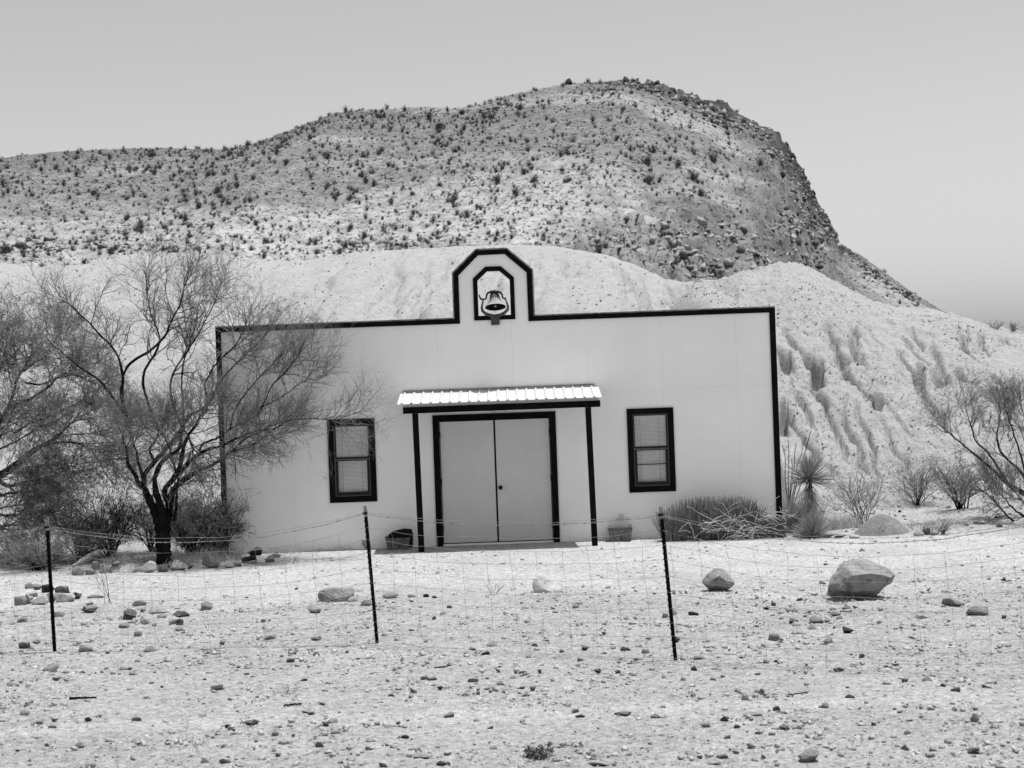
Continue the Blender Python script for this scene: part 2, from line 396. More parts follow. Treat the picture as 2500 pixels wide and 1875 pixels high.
ALCOVES = [(140,420,120,260),(400,440,120,280),(640,310,110,130),(660,460,110,110),(850,660,90,100),(940,730,130,100),(1300,520,100,180),(1480,580,120,170),(775,270,70,90),(130,880,80,270),(1900,690,140,110),(1640,490,80,100),(340,280,60,80),(1760,520,90,60)]
_fb = lambda x, y: clay_base(x, y)[0]
RX = []
for dp, wd, pts in RILLS:
    q = [on_slope(1880 + a / 3.529, 780 + b / 3.529, _fb, 29.5, 46) for a, b in pts]
    q = np.array([p_ for p_ in q if p_]); RX.append((dp, wd, q))
AL = []
for a, b, w_, h_ in ALCOVES:
    lo_, hi_ = on_slope(1880 + a / 3.529, 780 + (b + h_ / 2) / 3.529, _fb, 29.5, 46), on_slope(1880 + a / 3.529, 780 + (b - h_ / 2) / 3.529, _fb, 29.5, 46)
    if lo_ and hi_: AL.append((lo_, hi_, w_ / 3.529 / 2 / 108, h_ / 3.529 / 108))
def clay(x, y):
    x, y = np.broadcast_arrays(np.atleast_1d(np.asarray(x, float)), np.atleast_1d(np.asarray(y, float)))
    z, t, yc = clay_base(x, y)
    rs = sstep(3.5, 5.0, x); ls = 1 - rs
    q = x - 0.10 * (y - 6) * sstep(2, -6, x) + 0.42 * (y - 4) * rs
    pw = lambda r, e: np.clip(r, 0, 1) ** e
    mid = sstep(0.02, 0.22, t) * sstep(1.02, 0.72, t)
    qq = q + 0.55 * perlin(x * 0.5, y * 0.28, 41) + 0.16 * perlin(x * 1.6, y * 1.0, 43)
    r1 = 1 - np.abs(perlin(qq * 0.36, y * 0.035, 51)) * 2.4; r2 = 1 - np.abs(perlin(qq * 1.0 + 7, y * 0.09, 52)) * 2.2
    z = z - mid * ls * (0.30 * pw(r1, 5) + 0.30 * pw(r2, 9)) + mid * rs * 0.16 * perlin(qq * .6, y * .2, 55)
    m_ = (x > 3.8) & (x < 15.5) & (y > 2) & (y < 20)
    if m_.any():
        X, Y, T = x[m_], y[m_], t[m_]
        wx = X + .10 * fbm(X * 1.3, Y * 1.3, 44, 3, .6); wy = Y + .25 * fbm(X * 1.1, Y * 1.1, 45, 3, .6); dz = 0 * X
        for dp, wd, p_ in RX:
            if len(p_) < 2: continue
            D2 = np.full(X.shape, 9.0); W2 = np.ones(X.shape); npt = len(p_) - 1; vr = .7 + .7 * _hash(np.array([npt]), np.array([int(p_[0][0] * 100)]), 3)[0]
            for ks, ((ax_, ay_), (bx__, by__)) in enumerate(zip(p_, p_[1:])):
                ay2, by2 = ay_ * .5, by__ * .5; vx, vy = bx__ - ax_, by2 - ay2; ll = vx * vx + vy * vy + 1e-9
                u = np.clip(((wx - ax_) * vx + (wy * .5 - ay2) * vy) / ll, 0, 1)
                dn = np.hypot(wx - ax_ - u * vx, wy * .5 - ay2 - u * vy); W2 = np.where(dn < D2, .25 + .75 * np.sin(np.pi * np.clip((ks + u) / npt, 0, 1) ** .75), W2); D2 = np.minimum(D2, dn)
            dz = np.minimum(dz, W2 * (-dp * 1.9 * np.exp(-(D2 / (.58 * vr * wd)) ** 1.4) - .75 * dp * np.exp(-(D2 / .48) ** 2)))
        rgh = 0 * X
        for lo_, hi_, hw, hh in AL:
            cx__ = lo_[0] + (hi_[0] - lo_[0]) * np.clip((wy - lo_[1]) / (hi_[1] - lo_[1]), 0, 1)
            u = (wy - lo_[1]) / (hi_[1] - lo_[1]); s_ = np.clip(1 - ((wx - cx__) / (hw * 1.1)) ** 2, 0, 1) ** .6
            A_ = min(1.35, .85 * hh + .25)
            dz = dz - A_ * s_ * np.clip(u, 0, 1) ** 1.2 * sstep(1.22, .98, u); rgh = np.maximum(rgh, s_ * sstep(-.6, 0, u) * sstep(1.5, 1, u))
        pc = fbm(X * 2.9, Y * 2.2, 73, 5, 0.78)
        z = z.copy(); z[m_] = z[m_] + dz * sstep(0.01, .10, T) * sstep(1.03, .85, T) + (.040 + .075 * sstep(.75, .4, T) * sstep(0, .15, T) * (.5 + .5 * perlin(X * .4, Y * .3, 46)) + .06 * rgh) * (np.abs(pc) - .25) * rs[m_] * sstep(0, .12, T)
    # small domes of clay standing in front of the main slope
    for px, py, d, rx, ry in ((1342, 722, 39.0, 1.25, 3.2), (1068, 742, 39.5, 0.85, 3.0), (1716, 704, 40.0, 1.35, 4.5), (930, 765, 39.0, 1.1, 3.0)):
        c = P(px, py, d)
        e = np.clip(1 - ((x - c[0]) / rx) ** 2 - ((y - c[1]) / ry) ** 2, 0, 1)
        z = np.maximum(z, np.where(e > 0, c[2] * 0.55 + c[2] * 0.45 * e ** 0.6, -9))
    rough = 0.035 * fbm(x * 1.5, y * 1.5, 71, 5, 0.6) + 0.02 * fbm(x * 5, y * 5, 72, 3, 0.65)
    return z + rough * sstep(0, 0.1, t) - 0.6 * sstep(0.0, -0.15, t)
hx = np.concatenate([np.arange(-26, 4.3, 0.10), np.arange(4.3, 14.5, 0.036), np.arange(14.5, 24.01, .1)]); hy = np.concatenate([np.arange(2.4, 15.4, 0.055), np.arange(15.4, 44, 0.16)])
HX, HY = np.meshgrid(hx, hy)
M['clay'] = mat('clay_slope', 0.335, 0.97, 0.12, 3.2, 0.05, 14, 0.05, speck=(14, 0.60, 0.62))
cl = link('clay_hills', mesh_np('clay_hills', np.stack([HX, HY, clay(HX, HY)], -1), grid_faces(len(hx), len(hy)), M['clay'], True))
tag(cl, "pale eroded clay slopes cut by gullies rising behind the building", "hills", kind='structure')

# ------------------------------------------------------------------ stony mountain with scrub
crest_m = [(-900,420),(-400,400),(0,388),(60,378),(130,371),(250,365),(400,362),(480,364),(560,364),(620,351),(700,322),(760,298),(820,277),(870,268),(950,266),(1040,260),
 (1110,264),(1180,250),(1260,227),(1340,212),(1390,202),(1480,199),(1555,191),(1600,202),(1660,222),(1720,238),(1770,246),(1800,273),(1850,303),(1900,323),(1920,350),
 (1940,385),(1960,410),(1972,440),(1990,480),(2018,530),(2040,572),(2054,598),(2100,622),(2160,667),(2220,712),(2290,757),(2400,800),(2700,850),(3200,900)]
MD = 140.0
mx_ = [P(a, b, MD)[0] for a, b in crest_m]; mz_ = [P(a, b, MD)[2] for a, b in crest_m]
def mountain(x, y, detail=True):
    x = np.asarray(x, float); y = np.asarray(y, float); d = y + CAMD
    xe = x + np.interp(x, [-60, 0, 15, 40], [-0.05, 0.08, 0.205, 0.205]) * (MD - d)
    t = np.clip((d - 62) / (MD - 62), 0, 1.4)
    zc = np.interp(xe, mx_, mz_)
    z = zc * np.where(t < 1, 0.72 * t + 0.28 * np.sin(np.pi / 2 * np.clip(t, 0, 1)), 1.0 - 0.9 * (t - 1))
    # gentle shoulders and hollows
    z = z + (0.8 * fbm(xe * 0.06, y * 0.06, 81, 3) + 0.35 * fbm(xe * 0.25, y * 0.2, 82, 3)) * np.clip(1.05 - t, 0, 1) * 1.3 * sstep(0, .3, t)
    if detail:
        s = fbm(x * 0.9, y * 0.9, 83, 4, 0.62)
        z = z + 0.07 * s * sstep(1.05, 0.9, t)
        z = z + 0.09 * fbm(x * 2.1, y * 1.7, 84, 3, 0.7)
        rk = rockmask(x, y, xe, t)
        q = fbm(xe * 0.55, z * 0.55 + y * 0.1, 85, 5, 0.62)
        z = z + rk * (0.30 * np.clip(q, -.6, .6))
        for hS, sd, wt in ((.95, 87, .75), (.40, 89, .85)):          # strata: ledges of bedrock with steep broken faces
            u = z / hS + .10 * x / hS * .5 + .55 * fbm(x * .35, y * .35, sd, 4, .65)
            fr = u - np.floor(u); z = z + rk * wt * hS * (sstep(.62, .98, fr) - fr + .2)
    return z
def rockmask(x, y, xe, t):
    n = perlin(xe * 0.14, y * 0.10, 91) + 0.5 * perlin(xe * 0.5, y * 0.4, 92)
    cliff = sstep(20.0, 24.5, xe + 1.8 * n) * sstep(31, 28, xe)
    top = sstep(8, 11, xe + 2 * n) * sstep(22, 19, xe) * sstep(0.90, 0.95, t + 0.03 * n) * 0.9
    low = sstep(9, 12, xe + 2.5 * n) * sstep(24, 20, xe) * sstep(0.46, 0.40, t + 0.08 * n) * 0.95
    left = sstep(-33, -36, xe + 2 * n) * sstep(0.42, 0.36, t + 0.05 * n)
    return np.clip(np.maximum.reduce([cliff, top, low, left]) , 0, 1)
ax = np.arange(-62, 60.01, 0.19); ay = np.concatenate([np.arange(36, 116, 0.24), np.arange(116, 150, 1.0)])
AX, AY = np.meshgrid(ax, ay)
def hill_mat():
    m = mat('stony_hillside', 0.215, 0.97, 0.42, 0.9, 0.10, 5.0, 0.05, (1, 1, 1), 10.0, speck=(3.4, 0.56, 0.42))
    n, l = m.node_tree.nodes, m.node_tree.links; b = n["Principled BSDF"]
    src = b.inputs['Base Color'].links[0].from_socket
    tc = n.new("ShaderNodeTexCoord")
    at = n.new("ShaderNodeAttribute"); at.attribute_name = "bands"; 
    vm = n.new("ShaderNodeVectorMath"); vm.operation = 'SCALE'; l.new(src, vm.inputs[0]); l.new(at.outputs['Fac'], vm.inputs['Scale'])
    l.new(vm.outputs[0], b.inputs['Base Color']); return m
M['hill'] = hill_mat()
mz = mountain(AX, AY)
me = mesh_np('mountain', np.stack([AX, AY, mz], -1), grid_faces(len(ax), len(ay)), M['hill'], True)
# kinds of soil: pale ash beds, grey scree, dark cap rock
dd = AY + CAMD; tM = (dd - 62) / (MD - 62); xeM = AX + np.interp(AX, [-60, 0, 15, 40], [-0.05, 0.08, 0.205, 0.205]) * (MD - dd)
patch = fbm(AX * 0.045 + 0.03 * AY, AY * 0.05, 95, 4, 0.55)
pale = sstep(-0.15, 0.45, patch) * 0.5 + 0.85
pale = pale * np.where(tM < 0.5, 1.0 + 0.25 * sstep(0.5, 0.3, tM), 1.0)
cap = rockmask(AX, AY, xeM, tM) * sstep(0.8, 0.9, tM)
rkA = rockmask(AX, AY, xeM, tM); pale = pale * (1 - 0.42 * rkA * sstep(14, 22, xeM) - 0.22 * rkA * sstep(14, 10, xeM)) * (1 - 0.40 * cap) * (0.78 + 0.22 * sstep(1.0, 0.6, tM))
at = me.attributes.new("bands", 'FLOAT', 'POINT'); at.data.foreach_set("value", pale.astype(np.float32).ravel())
mo = link('mountain', me)
tag(mo, "tall stony hill dotted with desert scrub under the clear sky", "hill", kind='structure')

ROCKSPOTS = (AX[::3, ::2], AY[::3, ::2], rockmask(AX, AY, xeM, tM)[::3, ::2], tM[::3, ::2], xeM[::3, ::2])   # outcrop_rubble goes here
# scrub on the mountain: a few bush shapes, 300 of them things, the rest one thicket of stuff
def bush_mesh(seed, n=70):
    rg = np.random.default_rng(seed)
    a = rg.uniform(0, 2*np.pi, n); s = np.abs(rg.normal(0, 0.55, n))
    d = np.stack([np.cos(a)*s, np.sin(a)*s, np.ones(n)], -1)
    p = np.stack([rg.normal(0, .10, n), rg.normal(0, .10, n), np.zeros(n) - 0.08], -1)
    L = rg.uniform(0.45, 1.1, n); W = rg.uniform(0.018, 0.045, n)
    v1 = blades(p, d, L, W, 3, 0.05)
    # leafy side sprigs on the upper halves
    k = rg.integers(0, n, n * 4); tpos = rg.uniform(0.35, 1, n * 4)
    q = p[k] + norm(d[k]) * (L[k] * tpos)[:, None]
    v2 = blades(q, norm(d[k]) + rg.normal(0, .6, (n*4, 3)), rg.uniform(.08, .22, n*4), rg.uniform(.02, .05, n*4), 2, 0.1)
    return cat_meshes([v1, v2])
bdat = [bush_mesh(100 + k, 46 + 10 * (k % 4)) for k in range(8)]
bmes = [mesh_np('scrub', v, f, M['hillbush']) for v, f in bdat]
rg = np.random.default_rng(5)
cand = []
while len(cand) < 3400:
    px, py = rg.uniform(-150, 2250), rg.uniform(180, 660)
    dep = rg.uniform(78, 139.5); X, Z = ray(px, py); x = X * dep / FPX; y = dep - CAMD
    z = float(mountain(x, y, False)); ex = FPX * (z - CAMH) / dep
    # density from ground area, thinner on the cliff
    t = (dep - 62) / (MD - 62); xe = x + np.interp(x, [-60, 0, 15, 40], [-0.05, 0.08, 0.205, 0.205]) * (MD - dep)
    if rockmask(x, y, xe, t) > 0.4 and rg.uniform() < 0.75: continue
    if xe > 21 and rg.uniform() < 0.8: continue
    pat = perlin(x * 0.09, y * 0.09, 97)
    if rg.uniform() > 0.62 + 0.7 * pat + 0.12 * (x < 0): continue
    zc = float(clay(x * 50 / dep, 50 - CAMD)) if False else 0
    s = float(np.clip(rg.lognormal(-1.42, 0.42), 0.13, 0.85))
    cand.append((x, y, float(mountain(x, y)), s, dep))
cand.sort(key=lambda c: -c[3] / c[4])
parts = []
def cl_hidden(c):                            # stands below the clay skyline as seen across the yard
    px = c[0] * FPX / c[4]; e = (c[2] + c[3] - CAMH) / c[4]
    pj = 1250 + px; cyv = np.interp(pj, [a for a, b in crest_clay], [b for a, b in crest_clay])
    return e * FPX < ray(pj, cyv)[1] - 6
cand = [c for c in cand if not cl_hidden(c)]
n_ind = 0
for x, y, z, s, dep in cand:
    k = int(rg.integers(0, 8)); rz = rg.uniform(0, 6.28); fl = rg.uniform(0.8, 1.25)
    if n_ind < 300:
        o = inst('scrub_bush', bmes[k], (x, y, z), rz, (s * fl, s * fl, s))
        tag(o, "dark twiggy bush growing on the open stony face of the big hill", "bush", "scrub bushes dotting the hill"); n_ind += 1
    else:
        v, f = bdat[k]; c_, s_ = math.cos(rz), math.sin(rz)
        parts.append((np.stack([(v[:,0]*c_ - v[:,1]*s_)*s*fl + x, (v[:,0]*s_ + v[:,1]*c_)*s*fl + y, v[:,2]*s + z], -1), f))
v, f = cat_meshes(parts)
tag(link('hill_scrub', mesh_np('hill_scrub', v, f, M['hillbush'])), "mass of small dark scrub sprinkled over the stony hill", "scrub", kind='stuff')

# ------------------------------------------------------------------ rocks library
def rock_data(seed, sub=2, cuts=10, flat=0.7, rough=0.10):
    """angular broken stone: hull of a few points, edges knocked off, undercut below"""
    rg = np.random.default_rng(seed)
    n = cuts + 4
    p = norm(rg.normal(size=(n, 3))) * rg.uniform(.82, 1.1, (n, 1)) * np.array([1, 1, .95])
    p[:, 2] = np.where(p[:, 2] < -.35, -.35 - .2 * (p[:, 2] + .35), p[:, 2]); lo = p[:, 2] < -.1; p[lo, :2] *= .72
    bm = bmesh.new()
    for q in p: bm.verts.new(q)
    r = bmesh.ops.convex_hull(bm, input=bm.verts)
    bmesh.ops.delete(bm, geom=[v for v in bm.verts if not v.link_faces], context='VERTS')
    if sub > 1:
        bmesh.ops.bevel(bm, geom=list(bm.edges), offset=.022, segments=1, affect='EDGES', clamp_overlap=True)
        bmesh.ops.triangulate(bm, faces=bm.faces)
        for _ in range(2 if sub > 2 else 1):
            bmesh.ops.subdivide_edges(bm, edges=[e for e in bm.edges if e.calc_length() > .28], cuts=1); bmesh.ops.triangulate(bm, faces=bm.faces)
    bmesh.ops.triangulate(bm, faces=bm.faces); bm.verts.index_update()
    v = np.array([q.co[:] for q in bm.verts]); f = np.array([[q.index for q in t.verts] for t in bm.faces]); bm.free()
    if sub > 1:
        of = rg.uniform(0, 50, 3)
        nz = np.array([mnoise.fractal(Vector(q * 1.8 + of), 1.0, 2.0, 4) for q in v])
        v = v * (1 + rough * nz)[:, None]
    mn, mxx = v.min(0), v.max(0)
    v = (v - (mn + mxx) / 2) / (mxx - mn); v[:, 2] += 0.5
    return v, f
rdat = [rock_data(300 + k, 3 if k < 8 else 2, 7 + k % 5, 0.7, 0.10) for k in range(16)]
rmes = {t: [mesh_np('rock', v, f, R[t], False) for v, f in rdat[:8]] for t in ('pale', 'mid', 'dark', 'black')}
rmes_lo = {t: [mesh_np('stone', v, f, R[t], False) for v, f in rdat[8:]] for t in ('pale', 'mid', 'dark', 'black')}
NROCK = [0]
def stone(name, px, py, wpx, hpx, tone, label, cat='rock', group=None, var=None, depth=None, dy=0.75, rz=None, tilt=0.0, sink=0.0):
    d = depth if depth else GD(px, py)
    p = P(px, py, d); w_, h_ = wpx * d / FPX, hpx * d / FPX
    k = var if var is not None else random.randrange(8)
    lib = rmes if wpx >= 40 else rmes_lo
    o = inst(name, lib[tone][k], (p[0], p[1] + w_ * dy * 0.4, float(gz(p[0], p[1])) - sink * h_ - 0.004), rz if rz is not None else random.choice((0, math.pi)) + random.uniform(-.3, .3), (w_, w_ * dy, h_ * 1.08), 0, tilt)
    NROCK[0] += 1
    return tag(o, label, cat, group)

# ------------------------------------------------------------------ the building
bx = empty('mission_building', (0, 0, 0), "white stucco chapel with dark trim, double doors and a bell opening in its stepped front", "building")
X0, X1, ZT, ZB = -4.816, 4.340, 3.704, -0.12
OUT = [(X0, ZB), (X1, ZB), (X1, ZT), (0.392, ZT), (0.388, 4.458), (-0.013, 4.817), (-0.514, 4.812), (-0.895, 4.452), (-0.897, ZT), (X0, ZT)]
BELL = [(-0.505, 3.742), (0.022, 3.742), (0.022, 4.318), (-0.142, 4.465), (-0.342, 4.465), (-0.505, 4.318)]
def rect(x0, x1, z0, z1): return [(x0, z0), (x1, z0), (x1, z1), (x0, z1)]
DOOR = (-1.217, 0.589, 0.03, 2.04)
WINS = ((-3.042, -2.270, 0.773, 2.135), (1.856, 2.618, 0.764, 2.135))
holes = [BELL, rect(*DOOR)] + [rect(a + .09, b - .09, c + .09, d - .09) for a, b, c, d in WINS]
bm = bmesh.new()
edges = []
for loop in [OUT] + holes:
    vs = [bm.verts.new((x, 0, z)) for x, z in loop]
    edges += [bm.edges.new((vs[k], vs[(k + 1) % len(vs)])) for k in range(len(vs))]
res = bmesh.ops.triangle_fill(bm, use_beauty=True, use_dissolve=False, edges=edges)
fr = [f for f in bm.faces]
ext = bmesh.ops.extrude_face_region(bm, geom=fr)
bmesh.ops.translate(bm, vec=(0, 0.16, 0), verts=[e for e in ext['geom'] if isinstance(e, bmesh.types.BMVert)])
mb = MB(); mb.bm.free(); mb.bm = bm
mb.obj('facade_wall', M['stucco'], bx)
m2 = MB(); m2.box(X0 + .02, X0 + .2, .16, 7.2, ZB, 3.35); m2.box(X1 - .2, X1 - .02, .16, 7.2, ZB, 3.35); m2.box(X0 + .2, X1 - .2, 7.02, 7.2, ZB, 3.35)
m2.obj('side_wall', M['stucco'], bx)
m2 = MB(); m2.box(X0 - .02, X1 + .02, .165, 7.3, 3.352, 3.5); m2.obj('roof', M['cap'], bx)
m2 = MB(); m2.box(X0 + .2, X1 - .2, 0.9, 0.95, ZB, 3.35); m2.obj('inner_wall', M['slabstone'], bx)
# dark trim boards: parapet, stepped tower, corners
t = 0.078; Y0, Y1 = -0.024, -0.002
top_o = [(X0, ZT), (-0.897, ZT), (-0.895, 4.452), (-0.514, 4.812), (-0.013, 4.817), (0.388, 4.458), (0.392, ZT), (X1, ZT)]
top_i = [(X0, ZT - t), (-0.813, ZT - t), (-0.812, 4.415), (-0.481, 4.733), (-0.045, 4.738), (0.304, 4.423), (0.307, ZT - t), (X1, ZT - t)]
MB().band(top_i, top_o, Y0, Y1).obj('parapet_trim', M['trim'], bx)
MB().box(X0, X0 + .088, Y0, Y1, 0.0, ZT - t).obj('corner_trim', M['trim'], bx)
MB().box(X1 - .095, X1, Y0, Y1, 0.0, ZT - t).obj('corner_trim', M['trim'], bx)
c = 0.024
cap_o = [(X0 - .01, ZT + c), (-0.92, ZT + c), (-0.92, 4.468), (-0.522, 4.838), (-0.005, 4.843), (0.413, 4.474), (0.417, ZT + c), (X1 + .01, ZT + c)]
top_c = [(x, z + .002) for x, z in top_o]; top_c[2] = (-0.898, 4.453); top_c[1] = (-0.9, ZT + .002); top_c[6] = (0.395, ZT + .002); top_c[5] = (.391, 4.459)
MB().band(top_c, cap_o, -0.018, 0.175).obj('parapet_cap', M['cap'], bx)
bo = [(-0.578, 3.668), (0.095, 3.668), (0.094, 4.353), (-0.115, 4.542), (-0.369, 4.542), (-0.579, 4.353)]
MB().band(BELL, bo, Y0, Y1, True).obj('bell_opening_trim', M['trim'], bx)
# door frame and doors
MB().band([(DOOR[0], 0.0), (DOOR[0], DOOR[3]), (DOOR[1], DOOR[3]), (DOOR[1], 0.0)], [(-1.322, 0.0), (-1.322, 2.142), (0.692, 2.138), (0.692, 0.0)], -0.028, -0.002).obj('door_frame', M['trim'], bx)
MB().box(DOOR[0], DOOR[1], 0.012, 0.15, -0.10, 0.036).obj('door_sill', M['slabstone'], bx)
SPL = -0.316
def door(x0, x1, knob, hinge_x):
    d = MB().box(x0, x1, 0.03, 0.075, 0.042, DOOR[3] - 0.012, 0.004).obj('door', M['door'], bx)
    for z in (0.28, 1.05, 1.82):
        MB().box(hinge_x - .010, hinge_x + .010, 0.008, 0.029, z - .05, z + .05, 0.003).obj('hinge', M['iron'], d)
    if knob:
        MB().lathe([(0.0, 0), (.033, 0), (.034, .012), (.014, .016), (.013, .03), (.028, .036), (.033, .05), (.026, .062), (0.0, .066)], 20,
                   Matrix.Translation((-0.249, 0.03, 0.922)) @ Matrix.Rotation(math.radians(90), 4, 'X')).obj('knob', M['iron'], d, True)
    return d
d1 = door(DOOR[0] + .012, SPL - .013, False, DOOR[0] + .006); d1["label"] = "left door leaf without a knob"
d2 = door(SPL + .013, DOOR[1] - .012, True, DOOR[1] - .006); d2["label"] = "right door leaf with a round dark knob"
MB().box(SPL - .0125, SPL + .0125, 0.026, 0.08, 0.042, DOOR[3] - .012).obj('door_astragal', M['trim'], bx)
# windows
for wi, (a, b, c0, d0) in enumerate(WINS):
    wn = MB().band(rect(a + .095, b - .095, c0 + .098, d0 - .098), rect(a, b, c0, d0), -0.030, -0.002, True).obj('window', M['trim'], bx)
    wn["label"] = "left sash window with closed blind" if wi == 0 else "right sash window with a dark rail across its lower sash"
    i0, i1, j0, j1 = a + .095, b - .095, c0 + .098, d0 - .098
    zm = (j0 + j1) / 2 + 0.035
    MB().band(rect(i0 + .012, i1 - .012, j0 + .012, j1 - .012), rect(i0, i1, j0, j1), -0.012, 0.12, True).obj('window_track', M['sashlight'], wn)
    u0, u1 = i0 + .012, i1 - .012
    MB().band(rect(u0 + .016, u1 - .016, zm + .022, j1 - .026), rect(u0, u1, zm, j1 - .012), 0.045, 0.075, True).obj('upper_sash', M['sash'], wn)
    MB().band(rect(u0 + .042, u1 - .042, j0 + .07, zm - .04), rect(u0, u1, j0 + .012, zm + .0), 0.012, 0.042, True).obj('lower_sash', M['sash'], wn)
    MB().box(u0, u1, 0.004, 0.0118, zm - .026, zm - .006).obj('meeting_rail', M['sashlight'], wn)
    MB().box(u0 + .01, u1 - .01, 0.058, 0.062, zm + .015, j1 - .02).obj('pane', M['glass'], wn)
    MB().box(u0 + .035, u1 - .035, 0.025, 0.029, j0 + .06, zm - .035).obj('pane', M['glass'], wn)
    if wi == 1: MB().box(u0 + .042, u1 - .042, 0.014, 0.0245, j0 + .345, j0 + .362).obj('screen_rail', M['sash'], wn)
    # venetian blind: overlapping tilted slats
    bl = MB(); z = j1 - .03
    bl.box(u0 + .004, u1 - .004, 0.085, 0.118, z - .03, z + .02)
    z -= .034; rr = random.Random(wi)
    while z > j0 + .05:
        tl = 0.0125 + rr.uniform(-.0008, .0008); xs = rr.uniform(-.003, .003)
        ya, yb = 0.101, 0.0935
        bl.hexa([(u0+.006+xs, ya, z - tl), (u1-.006+xs, ya, z - tl), (u1-.006+xs, ya + .001, z - tl), (u0+.006+xs, ya + .001, z - tl),
                 (u0+.006+xs, yb, z + .006), (u1-.006+xs, yb, z + .006), (u1-.006+xs, yb + .001, z + .006), (u0+.006+xs, yb + .001, z + .006)])
        z -= .0215
    ob = bl.obj('blind', M['blind'], wn)
    cd_ = MB()
    for xx in (u0 + .11, u1 - .13): cd_.box(xx - .0018, xx + .0018, 0.088, 0.0915, j0 + .05, j1 - .07)
    cd_.obj('blind_cord', M['sashlight'], wn)
# porch
AX0, AX1, AW = -1.83, 1.412, 0.92
rs = MB(); prof = []
pitch = 0.1524; xx = AX0
while xx < AX1 - 0.02:
    for dx, h in ((0, 0), (.052, 0), (.067, .02), (.087, .02), (.102, 0)):
        if xx + dx <= AX1: prof.append((xx + dx, h))
    xx += pitch
prof.append((AX1, 0))
za, zb = 2.522, 2.352
bmr = rs.bm
rows = []
for k, (yy, zz) in enumerate(((-0.03, za), (-AW * .5, (za + zb) / 2 + .003), (-AW, zb))):
    rows.append([(bmr.verts.new((x, yy, zz + h)), bmr.verts.new((x, yy, zz + h - .004))) for x, h in prof])
for r0, r1 in zip(rows, rows[1:]):
    for q0, q1, q2, q3 in zip(r0, r0[1:], r1[1:], r1):
        bmr.faces.new((q0[0], q1[0], q2[0], q3[0])); bmr.faces.new((q0[1], q3[1], q2[1], q1[1]))
for r in (rows[0], rows[-1]):
    for q0, q1 in zip(r, r[1:]): bmr.faces.new((q0[0], q1[0], q1[1], q0[1]))
rs.obj('awning_roof', M['metalroof'], bx)
MB().box(AX0 + .03, AX1 - .03, -0.045, -0.002, za - .055, za - .008).obj('ledger_board', M['trim'], bx)
MB().box(AX0 + .05, AX1 - .07, -0.035, -0.003, za + .026, za + .042).obj('wall_flashing', M['cap'], bx)
PY = -0.78
MB().box(-1.745, 1.388, PY - .055, PY + .035, 2.198, 2.302, 0.003).obj('porch_beam', M['trim'], bx)
MB().box(-1.745, 1.37, PY - .02, PY + .03, 2.304, 2.352).obj('fascia_board', M['door'], bx)
for k in range(5):
    xr = -1.6 + k * .72
    MB().hexa([(xr-.02, PY + .03, 2.31), (xr+.02, PY + .03, 2.31), (xr+.02, -.003, 2.44), (xr-.02, -.003, 2.44), (xr-.02, PY + .03, 2.36), (xr+.02, PY + .03, 2.36), (xr+.02, -.046, 2.50), (xr-.02, -.046, 2.50)]).obj('rafter', M['trim'], bx)
for xt, xb in ((-1.554, -1.531), (1.193, 1.223)):
    h = .046
    MB().hexa([(xb-h, PY-.045, -.05), (xb+h, PY-.045, -.05), (xb+h, PY+.035, -.05), (xb-h, PY+.035, -.05), (xt-h, PY-.045, 2.196), (xt+h, PY-.045, 2.196), (xt+h, PY+.035, 2.196), (xt-h, PY+.035, 2.196)]).obj('porch_post', M['trim'], bx)
# twin lamp above the door, its bulbs just showing under the beam
lt = MB().lathe([(0.0, 0), (.05, 0), (.052, .02), (.02, .028), (0.0, .03)], 20, Matrix.Translation((-0.19, -0.002, 2.27)) @ Matrix.Rotation(math.radians(90), 4, 'X')).obj('porch_light', M['cap'], bx)
M['bulb'] = mat('lamp_bulb', 0.45, 0.2, 0.1, 5, 0, 0, 0.6)
for xq, rr_ in ((-0.315, .055), (-0.125, .035)):
    MB().lathe([(0.0, -.05), (rr_ * .7, -.04), (rr_, 0), (rr_ * .85, .03), (.02, .07), (.018, .1), (0.0, .1)], 18,
               Matrix.Translation((xq, -0.10, 2.205)) @ Matrix.Rotation(math.radians(-12), 4, 'X')).obj('lamp_bulb', M['bulb'], lt, True)
# small outlet cover low on the right wall
q = P(1517, 1262, CAMD)
MB().box(q[0]-.035, q[0]+.035, -.03, -.002, q[2]-.05, q[2]+.05, .006).obj('outlet_cover', M['door'], bx)

# ------------------------------------------------------------------ the bell (hangs in the opening, a thing of its own)
bell = empty('church_bell', (-0.235, 0.0, 3.60), "cast iron bell on a curved cradle hanging in the opening of the tower", "bell")
BY = -0.055; L0 = Vector((-0.235, 0.0, 3.60))
def loc(px, py, y=BY): q = P(px, py, CAMD + y); return (q[0] - L0.x, y, q[2] - L0.z)
def zz(a, b): return 1080 + a / 7.373, 590 + b / 7.373
bp = [(0.0, .262), (.03, .262), (.055, .252), (.070, .232), (.078, .195), (.087, .15), (.102, .10), (.125, .055), (.155, .018), (.172, .0)]
bi = [(.160, .006), (.12, .048), (.092, .10), (.076, .15), (.066, .20), (.03, .238), (0.0, .24)]
mc = loc(*zz(955, 1178)); TI = Matrix.Translation((mc[0], BY + .02, mc[2])) @ Matrix.Rotation(math.radians(-17), 4, 'X') @ Matrix.Rotation(math.radians(-1.5), 4, 'Y')
body = MB().lathe(bp, 40, TI, False).obj('bell_body', M['bellmetal'], bell, True)
MB().lathe([(.172, .0), (.166, .001), (.160, .006)] + bi[1:], 40, TI, False).obj('bell_inside', M['black'], body, True)
MB().lathe([(0.0, -.012), (.018, -.008), (.024, .006), (.018, .022), (.007, .04), (.006, .2), (0.0, .2)], 16, TI @ Matrix.Translation((0, 0, .012))).obj('clapper', M['bellmetal'], bell, True)
